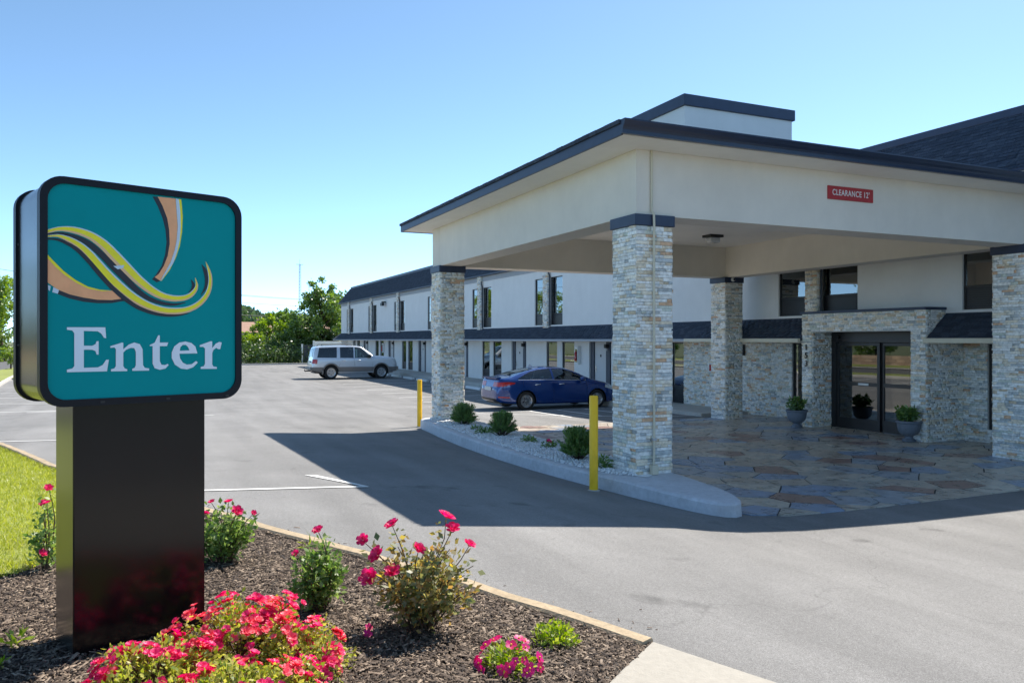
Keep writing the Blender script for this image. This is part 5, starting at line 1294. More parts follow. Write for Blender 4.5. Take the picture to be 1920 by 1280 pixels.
def sedan(loc, rz, label, paint='blue', group=None):
    root = thing('sedan', label, 'car', loc, rz, group, local=True)
    P = dict(top=[(-.98, .62), (-.965, .86), (-.93, 1.075), (-.88, 1.085), (-.62, 1.10), (-.45, 1.13), (-.1, 1.25), (.25, 1.345), (.6, 1.405), (.95, 1.432), (1.25, 1.432), (1.5, 1.41), (1.75, 1.355), (2.05, 1.235), (2.35, 1.09), (2.55, 1.005), (2.8, .955), (3.1, .89), (3.35, .805), (3.50, .70), (3.58, .58)],
             W=[(-.98, .68), (-.95, .76), (-.85, .83), (-.6, .875), (0, .895), (1.3, .90), (2.6, .895), (3.1, .865), (3.35, .80), (3.5, .70), (3.58, .56)],
             belt=[(-.98, .55), (-.93, .95), (-.6, 1.0), (-.2, 1.005), (.5, .985), (1.5, .95), (2.4, .905), (2.8, .86), (3.2, .76), (3.58, .5)],
             roofw=[(-.98, .70), (-.6, .62), (-.2, .57), (.5, .56), (1.3, .56), (1.8, .60), (2.4, .68), (3.58, .6)],
             sill=[(-.98, .36), (-.9, .27), (-.5, .22), (0, .19), (2.7, .18), (3.3, .18), (3.58, .24)], ktop=6)
    c = Car(root, P)
    for sd in (1, -1):
        F = lambda q, sd=sd: q.y * sd > .25
        for wx in (0, 2.70): c.carve(circ(wx, .315, .365), 'side', lambda q, sd=sd: q.y * sd > .3)
        c.carve([(-.32, 1.035), (-.02, 1.175), (.25, 1.275), (.55, 1.335), (.90, 1.36), (.985, 1.36), (.985, 1.015), (.3, 1.02)], 'side', F, 'side_window', M['cglass'], shrink=.006)
        c.carve([(1.06, 1.36), (1.35, 1.355), (1.55, 1.33), (1.8, 1.255), (2.08, 1.12), (2.32, .985), (2.28, .965), (1.06, 1.01)], 'side', F, 'side_window', M['cglass'], shrink=.006)
        c.carve([(-.985, .79), (-.84, .80), (-.42, .885), (-.40, .93), (-.62, .955), (-.985, .945)], 'side', lambda q, sd=sd: q.y * sd > .30, 'tail_light', M['redlamp'], shrink=-.004, gap=.004)
        c.carve([(3.02, .70), (3.34, .61), (3.56, .57), (3.57, .66), (3.40, .745), (3.05, .80)], 'side', lambda q, sd=sd: q.y * sd > .34, 'headlight', M['lens'], shrink=-.004, gap=.004)
        c.carve([(-.96, .44), (-.60, .42), (-.60, .46), (-.96, .48)], 'side', lambda q, sd=sd: q.y * sd > .42, 'reflector', M['redlamp'], shrink=-.002)
        for nme, pl in (('rear', [(-.16, .62), (.08, .68), (.30, .60), (.42, .40), (.46, .27), (.995, .27), (1.0, 1.005), (.3, 1.012), (-.10, 1.00)]), ('front', [(1.04, .27), (2.28, .27), (2.32, .6), (2.28, .90), (2.2, .955), (1.05, 1.0)])):
            dr = c.carve(pl, 'side', lambda q, sd=sd: q.y * sd > .4, 'door', M[paint], gap=.006)
            hx = .32 if nme == 'rear' else 1.22
            MB().tube([(hx, sd * .882, .845), (hx + .03, sd * .925, .852), (hx + .17, sd * .925, .858), (hx + .20, sd * .884, .856)], [.012, .017, .017, .012], 8).obj('handle', M['chrome'], dr or root, smooth=60)
        MB().tube([(-.30, sd * .872, 1.012), (.3, sd * .875, 1.008), (1.0, sd * .878, .996), (1.7, sd * .876, .975), (2.25, sd * .862, .955)], .009, 6).obj('window_trim', M['chrome'], root, smooth=60)
        mm = MB(); mm.lathe([(0, -.09), (.05, -.085), (.085, -.04), (.09, .02), (.06, .07), (0, .085)], (2.06, sd * 1.0, 1.02), 12, 'x')
        mm.v = [(x, sd * 1.0 + (y - sd * 1.0) * 1.15, 1.02 + (z - 1.02) * .8) for x, y, z in mm.v]
        mm.box(2.04, 2.10, min(sd * .84, sd * .95), max(sd * .84, sd * .95), .985, 1.01)
        mm.obj('mirror', M[paint], root, smooth=50)
        for wx in (0, 2.70):
            wheel(root, wx, sd * .785, .315, sd); well(root, wx, sd * .785, .37, sd)
    c.carve([(-.40, -.56), (-.40, .56), (.42, .50), (.42, -.50)], 'top', lambda q: q.z > 1.0, 'rear_window', M['cglass'], shrink=.004)
    c.carve([(1.70, -.52), (1.70, .52), (2.42, .66), (2.42, -.66)], 'top', lambda q: q.z > .95, 'windscreen', M['cglass'], shrink=.004)
    c.carve([(-.62, .40), (.62, .40), (.62, .30), (-.62, .30)], 'rear', lambda q: q.x < -.5, 'rear_valance', M['black'])
    c.carve([(-.5, .62), (.5, .62), (.42, .28), (-.42, .28)], 'rear', lambda q: q.x > 3.3, 'grille', M['black'], shrink=.01)
    c.body('body', M[paint])
    MB().box(-1.035, -1.012, -.26, .26, .66, .78).obj('licence_plate', M['plate'], root)
    MB().add([(-.99, -.62, 1.082), (-.80, -.60, 1.10), (-.80, .60, 1.10), (-.99, .62, 1.082), (-.985, -.62, 1.062), (-.80, -.6, 1.05), (-.80, .6, 1.05), (-.985, .62, 1.062)], [(0, 1, 2, 3), (0, 4, 5, 1), (3, 2, 6, 7), (0, 3, 7, 4)]).obj('spoiler', M[paint], root, smooth=40)
    MB().add([(.52, 0, 1.52), (.66, -.03, 1.40), (.42, -.03, 1.37), (.66, .03, 1.40), (.42, .03, 1.37)], [(0, 2, 1), (0, 3, 4), (0, 1, 3), (0, 4, 2)]).obj('antenna_fin', M['lens'], root)
    seats(root, [(1.15, .36), (1.15, -.36), (.25, .38), (.25, -.38)], .46, .42, .56)
    MB().box(1.85, 2.3, -.66, .66, .6, .93).obj('dashboard', M['interior'], root, bevel=.05)
    MB().box(-.55, 2.5, -.70, .70, .30, .45).obj('cabin_floor', M['interior'], root)
    MB().box(-.6, -.1, -.6, .6, .45, .98).obj('parcel_shelf', M['interior'], root)
    MB().box(-.8, 3.3, -.66, .66, .20, .24).obj('underbody', M['black'], root)
    return root

def suv(loc, rz, label):
    root = thing('parked_suv', label, 'suv', loc, rz, None, local=True)
    P = dict(top=[(-1.06, .78), (-1.055, 1.02), (-1.03, 1.28), (-.97, 1.55), (-.90, 1.78), (-.82, 1.86), (-.6, 1.90), (.4, 1.93), (1.3, 1.925), (1.75, 1.89), (1.98, 1.80), (2.25, 1.62), (2.48, 1.43), (2.62, 1.34), (3.0, 1.32), (3.5, 1.285), (3.82, 1.24), (3.96, 1.17), (4.01, 1.02), (4.02, .88)],
             W=[(-1.06, .84), (-1.0, .90), (-.8, .955), (0, .975), (2.5, .975), (3.4, .965), (3.8, .935), (3.95, .88), (4.02, .80)],
             belt=[(-1.06, .7), (-1.0, 1.19), (-.6, 1.22), (2.4, 1.20), (3.0, 1.21), (3.6, 1.17), (3.95, 1.06), (4.02, .82)],
             roofw=[(-1.06, .74), (-.6, .70), (1.7, .70), (2.5, .76), (4.02, .72)],
             sill=[(-1.06, .50), (-.85, .42), (-.4, .36), (2.9, .36), (3.6, .36), (4.02, .46)], ktop=4)
    c = Car(root, P)
    for sd in (1, -1):
        F = lambda q, sd=sd: q.y * sd > .3
        for wx in (0, 3.02): c.carve(circ(wx, .40, .485), 'side', lambda q, sd=sd: q.y * sd > .3)
        c.carve([(-.80, 1.24), (-.66, 1.79), (.38, 1.82), (.34, 1.22)], 'side', F, 'side_window', M['tglass'], shrink=.008)
        c.carve([(.54, 1.22), (.56, 1.82), (1.37, 1.825), (1.35, 1.205)], 'side', F, 'side_window', M['tglass'], shrink=.008)
        c.carve([(1.42, 1.205), (1.44, 1.825), (1.78, 1.79), (2.02, 1.62), (2.42, 1.25), (2.40, 1.205)], 'side', F, 'side_window', M['cglass'], shrink=.008)
        c.carve([(-1.1, .90), (-.80, .88), (-.78, 1.13), (-1.1, 1.16)], 'side', lambda q, sd=sd: q.y * sd > .60, 'tail_light', M['redlamp'], shrink=-.006, gap=.005)
        c.carve([(3.70, .82), (4.06, .80), (4.06, 1.08), (3.72, 1.10)], 'side', lambda q, sd=sd: q.y * sd > .45, 'headlight', M['lens'], shrink=-.005, gap=.005)
        cl_ = c.carve([(-1.12, .35), (-1.12, .70), (4.06, .68), (4.06, .33)], 'side', lambda q, sd=sd: q.y * sd > .02, 'lower_cladding', M['taupe'], shrink=-.012)
        for nme, pl, hx in (('rear', [(.40, .70), (.55, .88), (.54, 1.205), (1.37, 1.195), (1.37, .70)], .62), ('front', [(1.41, .70), (1.41, 1.195), (2.38, 1.175), (2.50, 1.0), (2.48, .70)], 1.50)):
            dr = c.carve(pl, 'side', lambda q, sd=sd: q.y * sd > .4, 'door', M['silver'], gap=.007)
            MB().tube([(hx, sd * .965, 1.05), (hx + .03, sd * 1.012, 1.055), (hx + .20, sd * 1.012, 1.055), (hx + .23, sd * .967, 1.055)], [.014, .022, .022, .014], 8).obj('handle', M['chrome'], dr or root, smooth=60)
        MB().box(2.22, 2.36, min(sd * .93, sd * 1.16), max(sd * .93, sd * 1.16), 1.20, 1.40).obj('mirror', M['black'], root, bevel=.03)
        MB().box(.40, 2.52, min(sd * .90, sd * 1.06), max(sd * .90, sd * 1.06), .36, .42).obj('running_board', M['steel'], root, bevel=.012)
        rk = MB().tube([(-.55, sd * .62, 1.91), (-.45, sd * .62, 1.975), (1.2, sd * .62, 1.985), (1.35, sd * .62, 1.93)], .018, 8); rk.obj('roof_rail', M['black'], root, smooth=60)
        # flared arch lips
        for wx in (0, 3.02):
            MB().tube([(wx + .49 * math.cos(a), sd * .985, .40 + .49 * math.sin(a)) for a in np.linspace(-.15, math.pi + .15, 18)], .045, 8).obj('arch_flare', M['taupe'], root, smooth=60)
            wheel(root, wx, sd * .86, .39, sd, double=False, width=.26); well(root, wx, sd * .84, .49, sd, .40)
    c.carve([(-.70, 1.27), (-.62, 1.74), (.62, 1.74), (.70, 1.27)], 'rear', lambda q: q.x < -.7, 'rear_window', M['tglass'], shrink=.006)
    c.carve([(1.86, -.64), (1.86, .64), (2.56, .76), (2.56, -.76)], 'top', lambda q: q.z > 1.2, 'windscreen', M['cglass'], shrink=.005)
    c.carve([(-.48, .96), (.48, .96), (.48, .72), (-.48, .72)], 'rear', lambda q: q.x > 3.6, 'grille', M['black'], shrink=.01)
    c.body('body', M['silver'])
    MB().box(-1.14, -1.085, -.26, .26, .92, 1.05).obj('licence_plate', M['plate'], root)
    MB().box(-1.20, -1.02, -.88, .88, .52, .68).obj('rear_bumper', M['taupe'], root, bevel=.03)
    MB().box(3.98, 4.12, -.86, .86, .50, .70).obj('front_bumper', M['taupe'], root, bevel=.04)
    MB().tube([(-1.0, 0, .47), (-1.38, 0, .46), (-1.38, 0, .56)], [.035, .035, .03], 8).obj('tow_bar', M['black'], root)
    MB().tube([(-1.07, .2, 1.60), (-1.10, .0, 1.35), (-1.12, -.25, 1.27)], .012, 6).obj('wiper', M['black'], root)
    seats(root, [(1.55, .42), (1.55, -.42), (.55, .42), (.55, -.42)], .52, .72, .72)
    MB().box(2.1, 2.5, -.76, .76, .9, 1.18).obj('dashboard', M['interior'], root, bevel=.05)
    MB().box(-.9, 2.6, -.84, .84, .52, .72).obj('cabin_floor', M['interior'], root)
    MB().box(-.9, 3.8, -.7, .7, .34, .40).obj('underbody', M['black'], root)
    return root

sy = 23.7 + .785
sedan((11.15, sy, gz(12.5, sy) + .0), 0, 'metallic blue sedan parked nose in beside the lobby')
sv = suv((9.50, 47.74 + .90, -.2), 0, 'silver suv with taupe lower cladding parked at the motel rooms')
sv.scale = (1.02, 1.03, 1.06)
cr = sedan((-15.9, 100.5, gz(-15.9, 100.5) + .02), R(100), 'small dark car out on the street beyond the lot', 'darkpaint')
# ================================================================ BOLLARDS, URNS
for i, (x, y, hgt, lb) in enumerate(((5.86, 18.56, 1.16, 'yellow steel bollard at the far end of the planting island'), (5.345, 9.20, 1.28, 'yellow steel bollard beside the near stone column'))):
    z = gz(x, y)
    t = thing('bollard', lb, 'bollard', (x, y, z), 0, 'yellow bollards along the planting island')
    MB().lathe([(.0585, -.25), (.0585, hgt - .012), (.052, hgt), (0, hgt + .002)], (x, y, z), 22).obj('post', M['yellow'], t, smooth=40)
    MB().lathe([(.085, -.02), (.08, .012), (.059, .02)], (x, y, z), 18).obj('footing', M['concrete'], t, smooth=40)

def leaf_quads(P, size, nrm=None, aspect=.5, droop=.0, fold=.0):
    """diamond leaves at points P (n,3); nrm = preferred growing direction"""
    n = len(P)
    d = rng.normal(0, 1, (n, 3)); 
    if nrm is not None: d = d * .75 + nrm * 1.0
    d[:, 2] -= droop
    d /= np.linalg.norm(d, axis=1)[:, None]
    s = rng.normal(0, 1, (n, 3)); s -= d * (s * d).sum(1)[:, None]; s /= np.linalg.norm(s, axis=1)[:, None]
    u = np.cross(d, s)
    L_ = (size * rng.uniform(.6, 1.25, n))[:, None]; W_ = L_ * aspect * rng.uniform(.75, 1.2, n)[:, None]
    a = P; b = P + d * L_ * .45 + s * W_ * .5 + u * L_ * fold; c = P + d * L_; e = P + d * L_ * .45 - s * W_ * .5 + u * L_ * fold
    return np.stack([a, b, c, e], 1)

def shell_points(n, c, r, inner=.55, flat_bottom=True):
    v = rng.normal(0, 1, (n, 3)); v /= np.linalg.norm(v, axis=1)[:, None]
    if flat_bottom: v[:, 2] = np.where(v[:, 2] < -.35, -v[:, 2], v[:, 2])
    k = inner + (1 - inner) * rng.random(n) ** .5
    return np.array(c) + v * np.array(r) * k[:, None], v

def urn(x, y, label):
    z = gz(x, y) + .022
    t = thing('planter_urn', label, 'planter', (x, y, z), 0, 'grey pedestal urns at the entrance doors')
    MB().lathe([(0, 0), (.135, 0), (.14, .03), (.125, .045), (.085, .075), (.075, .10), (.10, .125), (.17, .16), (.215, .23), (.235, .33), (.24, .385), (.262, .40), (.268, .43), (.255, .445), (.235, .44), (.228, .41), (0, .405)], (x, y, z), 28).obj('bowl', M['urn'], t, smooth=35)
    MB().lathe([(0, .0), (.225, 0)], (x, y, z + .415), 20).obj('potting_soil', M['soil'], t)
    return z
def pot_plant(x, y, z, label):
    t = thing('potted_plant', label, 'plant', (x, y, z), 0, 'leafy plants in the grey urns')
    P = []; D = []; st = MB()
    for i in range(26):
        a = random.uniform(0, 2 * math.pi); r = random.uniform(.06, .26); hh = random.uniform(.12, .36) * (1.15 - r * 1.5)
        tip = Vector((x + r * math.cos(a), y + r * math.sin(a), z + hh))
        st.tube([(x + .05 * math.cos(a), y + .05 * math.sin(a), z - .02), ((x + tip.x) / 2, (y + tip.y) / 2, z + hh * .7), tip], [.006, .005, .003], 5)
        for k in range(22):
            u = random.uniform(.3, 1.0)
            P.append((x + (tip.x - x) * u + random.gauss(0, .018), y + (tip.y - y) * u + random.gauss(0, .018), z + hh * u ** .7 + random.gauss(0, .012)))
            b = random.uniform(0, 6.28); D.append((math.cos(b) * .8 + math.cos(a) * .4, math.sin(b) * .8 + math.sin(a) * .4, .25))
    st.obj('stem', M['stem'], t)
    quads_mesh('foliage', leaf_quads(np.array(P), .115, np.array(D), .42, .1, .04), M['l_shrub'], t)
for x, y, a, b in ((14.50, 14.95, 'grey pedestal urn left of the doors under the house number', 'leafy green plant in the urn under the house number'), (14.72, 11.92, 'grey pedestal urn right of the glass doors', 'leafy green plant in the urn right of the glass doors')):
    z = urn(x, y, a); pot_plant(x, y, z + .42, b)

# ================================================================ PLANTS IN THE KERBED BED
def spiky_shrub(x, y, w_, hgt, n, label):
    z = float(kt(y)) + .01
    t = thing('evergreen_shrub', label, 'shrub', (x, y, z), 0, 'clipped evergreen shrubs in the white gravel')
    st = MB(); P = []; D = []
    for i in range(150):
        a = random.uniform(0, 2 * math.pi); e_ = random.random() ** .8; rr = w_ / 2 * math.sqrt(e_) * random.uniform(.8, 1.08)
        zz = hgt * (1 - .55 * e_ ** 2.2) * random.uniform(.92, 1.04)
        if e_ > .6: zz *= random.uniform(.35, 1)
        tip = np.array((x + rr * math.cos(a), y + rr * math.sin(a), z + zz)); b = np.array((x + rr * .22 * math.cos(a), y + rr * .22 * math.sin(a), z + .01))
        if i % 3 == 0: st.tube([b, b * .4 + tip * .6 + np.array((0, 0, .02)), tip], [.006, .004, .002], 4)
        for k in range(n // 150):
            u = random.uniform(.28, 1.0); P.append(b + (tip - b) * u + np.array((random.gauss(0, .012), random.gauss(0, .012), .03 * math.sin(math.pi * u))))
            d = (tip - b); d = d / np.linalg.norm(d); D.append(d * .9 + np.array((0, 0, .55)))
    st.obj('stem', M['bark'], t)
    quads_mesh('foliage', leaf_quads(np.array(P), .05, np.array(D) * 1.5, .24), M['l_shrub'], t)
spiky_shrub(6.12, 16.15, .62, .46, 9000, 'evergreen shrub in white gravel in front of the far column')
spiky_shrub(6.02, 13.85, .58, .46, 9000, 'evergreen shrub in white gravel, middle of the three in the bed')
spiky_shrub(5.88, 10.62, .62, .50, 10500, 'evergreen shrub in white gravel behind the near yellow bollard')

def rosette(x, y, r, hgt, n, label, size=.05, material='l_shrub', z=None, name='seedling', cat='plant', group=None, aspect=.5):
    z = float(kt(y)) + .02 if z is None else z
    t = thing(name, label, cat, (x, y, z), 0, group)
    v = rng.normal(0, 1, (n, 3)); v /= np.linalg.norm(v, axis=1)[:, None]; v[:, 2] = np.abs(v[:, 2])
    k = rng.random(n) ** .6
    P = np.array((x, y, z)) + v * np.array((r, r, hgt)) * k[:, None]
    st = MB()
    for i in range(9):
        q = P[random.randrange(n)]; st.tube([(x, y, z - .03), tuple(q)], [.005, .002], 4)
    st.obj('stem', M['stem'], t)
    quads_mesh('foliage', leaf_quads(P, size, v, aspect), M[material], t)
    return t
G_ = 'low seedlings dotted through the white gravel'
rosette(5.95, 15.05, .12, .09, 110, 'small low green seedling in gravel behind the middle shrub', .05, group=G_)
rosette(5.86, 14.40, .17, .13, 170, 'leafy seedling in gravel touching the middle shrub', .055, group=G_)
rosette(6.12, 12.85, .16, .11, 130, 'flat seedling alone in gravel right of the middle shrub', .06, group=G_)
fs = rosette(6.12, 12.05, .15, .10, 130, 'small seedling with one red bloom in the white gravel', .06, group=G_)
rosette(5.86, 9.80, .13, .20, 160, 'small upright seedling between the yellow bollard and the near column', .06, group=G_)

# ================================================================ BLOSSOMS
def blossom_mesh(name, material, petals, r, cup=.45, layers=1):
    V = []; F = []
    for l in range(layers):
        rr = r * (1 - .27 * l); c_ = cup + .5 * l
        for i in range(petals):
            a = 2 * math.pi * (i + .5 * l) / petals + random.uniform(-.12, .12); wv = math.pi / petals * random.uniform(1.0, 1.25)
            def p(q, da, lift): return (rr * q * math.cos(a + da), rr * q * math.sin(a + da), rr * lift)
            b = len(V); j = random.uniform(-.08, .08)
            V += [p(.06, 0, 0), p(.62, -wv, c_ * .45 + j), p(.66, 0, c_ * .30 + j), p(.62, wv, c_ * .45 + j), p(.97, -wv * .55, c_ * .7 + j), p(1.03, 0, c_ * .62 + j), p(.97, wv * .55, c_ * .7 + j)]
            F += [(b, b + 1, b + 2), (b, b + 2, b + 3), (b + 1, b + 4, b + 5, b + 2), (b + 2, b + 5, b + 6, b + 3)]
    me = bpy.data.meshes.new(name); me.from_pydata(V, [], F); me.update(); me.materials.append(material); me.shade_smooth()
    return me
BL = {'rose': [blossom_mesh('blossom', M['p_red'], 6, .042, .55, 3) for _ in range(3)],
      'carpet': [blossom_mesh('blossom', M['p_coral'], 5, .021, .4, 2) for _ in range(3)] + [blossom_mesh('blossom', M['p_red'], 5, .022, .4, 2) for _ in range(3)],
      'petunia': [blossom_mesh('blossom', M['p_magenta'], 5, .026, .25, 1) for _ in range(3)]}
eye = bpy.data.meshes.new('flower_eye'); _b = bmesh.new(); bmesh.ops.create_icosphere(_b, subdivisions=1, radius=.005); _b.to_mesh(eye); _b.free(); eye.materials.append(M['p_eye'])
def put_blossom(parent, kind, p, d=None, scale=1., with_eye=False, pick=None):
    ms = BL[kind]; ob = bpy.data.objects.new('blossom', ms[pick] if pick is not None else random.choice(ms)); COL.objects.link(ob); ob.parent = parent
    ob.location = Vector(p) - org(parent)
    d = Vector(d) if d is not None else Vector((random.gauss(-.1, .5), random.gauss(-.4, .5), 1))
    q = d.normalized().to_track_quat('Z', 'Y'); ob.rotation_euler = (q.to_matrix() @ Matrix.Rotation(random.uniform(0, 6.28), 3, 'Z')).to_euler()
    ob.scale = [scale * random.uniform(.85, 1.15)] * 3
    if with_eye:
        e_ = bpy.data.objects.new('flower_eye', eye); COL.objects.link(e_); e_.parent = ob; e_.location = (0, 0, .004)

CAM_R = Vector((.9119, -.4103, 0)); CAM_F = Vector((.4103, .9119, 0))
put_blossom(fs, 'rose', (6.10, 12.03, kt(12) + .13), (-.3, -.8, .8), .9); put_blossom(fs, 'rose', (6.17, 12.08, kt(12) + .10), (.2, -.8, .8), .8)

def rose_bush(x, y, label, heads, material, wid, hgt, nleaf, canes, lsize=.034, low=.18, bl_scale=1.):
    """heads: (right, up, toward, scale) of each bloom from the foot of the bush"""
    z = gz(x, y) + .04
    t = thing('rose_bush', label, 'rose bush', (x, y, z), 0, 'rose bushes in the mulch bed')
    O = Vector((x, y, z)); mb = MB(); P = []; D = []
    tips = []
    for r_, u_, f_, s_ in heads: tips.append((O + CAM_R * r_ + Vector((0, 0, u_)) - CAM_F * f_, s_))
    for i in range(canes):
        a = random.uniform(0, 6.28); rr = wid / 2 * math.sqrt(random.random()); tips.append((O + Vector((rr * math.cos(a), rr * math.sin(a), hgt * random.uniform(.6, 1.0) * (1 - .35 * (rr / (wid / 2)) ** 2))), 0))
    nl = max(8, nleaf // len(tips))
    for tp, s_ in tips:
        dv = tp - O; b = O + Vector((dv.x * .10 + random.gauss(0, .015), dv.y * .10 + random.gauss(0, .015), -.03))
        m_ = O + Vector((dv.x * .50 + random.gauss(0, .02), dv.y * .50 + random.gauss(0, .02), dv.z * .62))
        pts = [b, b.lerp(m_, .5) + Vector((random.gauss(0, .01), random.gauss(0, .01), 0)), m_, m_.lerp(tp, .5) + Vector((random.gauss(0, .008), random.gauss(0, .008), .01)), tp]
        mb.tube(pts, [.0055, .0048, .0038, .0028, .002], 5)
        for k in range(nl):
            u = random.uniform(low, .97 if s_ == 0 else .86) ** .8 * 4; i0 = min(3, int(u)); q = pts[i0].lerp(pts[i0 + 1], u - i0)
            a = random.uniform(0, 6.28); off = random.uniform(.012, .065) * (1.15 if u < 3 else .8)
            P.append((q.x + off * math.cos(a), q.y + off * math.sin(a), q.z + random.gauss(.0, .018))); D.append((math.cos(a), math.sin(a), .35))
        if s_:
            put_blossom(t, 'rose', tp + Vector((0, 0, .004)), (dv.x * .9 + random.gauss(0, .25) - .25 * CAM_F.x, dv.y * .9 + random.gauss(0, .25) - .35 * CAM_F.y, random.uniform(.35, .8)), s_ * bl_scale)
    mb.obj('cane', M['cane'], t, smooth=60)
    quads_mesh('foliage', leaf_quads(np.array(P), lsize, np.array(D) * .9, .58, .0, .06), M[material], t)
    return t
S_ = 1 / 346.
rose_bush(1.31, 4.08, 'tall bronze leaved rose bush with deep pink blooms at the kerb', [(43 * S_, 208 * S_, .02, 1.1), (56 * S_, 190 * S_, .05, .9), (-58 * S_, 192 * S_, 0, .95), (-112 * S_, 166 * S_, .02, .9), (-5 * S_, 157 * S_, .10, .95), (-80 * S_, 146 * S_, .1, 1.1), (-95 * S_, 107 * S_, .12, 1.15), (-52 * S_, 118 * S_, .12, 1.05), (86 * S_, 156 * S_, 0, .95)],
          'l_bronze', .58, .52, 2100, 36, .042)
S_ = 1 / 330.
rose_bush(.84, 4.52, 'slim light green rose bush with one pink head on a tall shoot', [(-4 * S_, 148 * S_, 0, .85), (-42 * S_, 110 * S_, .05, .55)], 'l_rose', .32, .37, 1700, 24, .038)
S_ = 1 / 276.
rose_bush(.41, 5.67, 'compact rose bush with four pink heads just behind the pedestal', [(-24 * S_, 112 * S_, 0, .65), (8 * S_, 112 * S_, 0, .7), (28 * S_, 98 * S_, .05, .95), (55 * S_, 92 * S_, .0, .6), (-35 * S_, 90 * S_, .0, .6)], 'l_rose', .38, .34, 1800, 26, .04)
S_ = 1 / 292.
rose_bush(-.64, 5.82, 'thin leggy rose bush with small red heads beside the lawn', [(0, 150 * S_, 0, .75), (-10 * S_, 122 * S_, .0, .7), (6 * S_, 36 * S_, .1, .75), (14 * S_, 128 * S_, .1, .6)], 'l_rose', .17, .42, 420, 7, .038)

def carpet(x, y, rx, ry, hgt, nleaf, nbl, label, red=.5, side=0.):
    z = gz(x, y) + .03
    t = thing('carpet_rose', label, 'rose bush', (x, y, z), 0, 'low carpet roses at the foot of the sign')
    st = MB(); c = np.array((x, y, z))
    v = rng.normal(0, 1, (nleaf, 3)); v /= np.linalg.norm(v, axis=1)[:, None]; v[:, 2] = np.abs(v[:, 2])
    k = .5 + .5 * rng.random(nleaf) ** .6
    lump = 1 + .13 * np.sin(v[:, 0] * 9 + x * 7) + .12 * np.sin(v[:, 1] * 8 + 1.3)
    P = c + v * np.array((rx, ry, hgt)) * (k * lump)[:, None]
    for i in range(70):
        q = P[random.randrange(nleaf)]; m_ = c * .5 + q * .5 + np.array((0, 0, .03)); st.tube([c + np.array((random.gauss(0, .04), random.gauss(0, .04), -.03)), m_, q], [.004, .003, .0018], 4)
    st.obj('cane', M['cane'], t)
    quads_mesh('foliage', leaf_quads(P, .026, v * .8, .6, 0, .05), M['l_carpet'], t)
    # blooms in clusters
    made = 0
    while made < nbl:
        w_ = rng.normal(0, 1, 3); w_ /= np.linalg.norm(w_); w_[2] = abs(w_[2])
        if w_[2] < .18: continue
        if side and random.random() < .75 and (w_[0] * CAM_R.x + w_[1] * CAM_R.y) * side < .05: continue
        lp = 1 + .13 * math.sin(w_[0] * 9 + x * 7) + .12 * math.sin(w_[1] * 8 + 1.3)
        pk = random.choice((3, 4, 5)) if random.random() < red else random.choice((0, 1, 2))
        for j in range(random.randint(5, 11)):
            w2 = w_ + rng.normal(0, .10, 3); w2 /= np.linalg.norm(w2); w2[2] = abs(w2[2])
            p = c + w2 * np.array((rx, ry, hgt)) * lp * random.uniform(.97, 1.1)
            put_blossom(t, 'carpet', p, (w2[0] + random.gauss(0, .3), w2[1] - .2 + random.gauss(0, .3), w2[2] + .5), random.uniform(.8, 1.2), pick=pk if random.random() < .8 else random.randrange(6)); made += 1
carpet(-.02, 3.66, .26, .24, .20, 2400, 210, 'low carpet rose thick with crimson blooms, nearest the pedestal corner', .9)
carpet(.36, 3.92, .30, .24, .27, 2700, 300, 'low carpet rose with coral red blooms, the tallest mound before the pedestal', .45)
carpet(.60, 3.68, .22, .22, .23, 1900, 110, 'pale leaved carpet rose mound with scattered coral blooms', .3)
carpet(.28, 3.30, .38, .26, .20, 3200, 150, 'wide yellow green carpet rose mound in the very front', .7)

# petunias, lime plant, weeds
def petunia(x, y):
    z = gz(x, y) + .04
    t = rosette(x, y, .135, .125, 620, 'round petunia clump with magenta blooms in the mulch', .032, 'l_lime', z, 'petunia', 'flower')
    c = np.array((x, y, z))
    for i in range(26):
        w_ = rng.normal(0, 1, 3); w_ /= np.linalg.norm(w_); w_[2] = abs(w_[2]) * .9 + .12
        put_blossom(t, 'petunia', c + w_ * np.array((.155, .155, .14)), (w_[0] - .2, w_[1] - .45, w_[2] + .25), random.uniform(.85, 1.15), True)
petunia(1.53, 3.44)
rosette(1.91, 3.70, .125, .105, 420, 'bright lime green seedling clump near the kerb', .036, 'l_lime', gz(1.91, 3.7) + .04, 'lime_plant', 'plant')
for x, y, r_, lb in ((-.62, 4.42, .07, 'small yellow green weed in mulch left of the pedestal'), (-.66, 4.12, .05, 'tiny weed at the shadowed mulch left of the pedestal')):
    rosette(x, y, r_, .07, 22, lb, .06, 'l_lime', gz(x, y) + .04, 'weed', 'weed', 'weeds in the mulch', .3)
rosette(1.02, 5.95, .06, .10, 26, 'grassy weed tuft against the tan kerb', .07, 'l_lime', gz(1.02, 5.95) + .04, 'weed', 'weed', 'weeds in the mulch', .12)
for i, (x, y, lb) in enumerate(((.99, 4.02, 'fallen magenta rose head lying on the mulch'), (1.02, 4.12, 'smaller fallen pink bloom lying behind the fallen rose head'))):
    t = thing('fallen_bloom', lb, 'flower', (x, y, gz(x, y) + .055), 0, 'fallen blooms on the mulch'); put_blossom(t, 'petunia', (x, y, gz(x, y) + .06), (.2, -.5, .6), 1.1 - .3 * i)

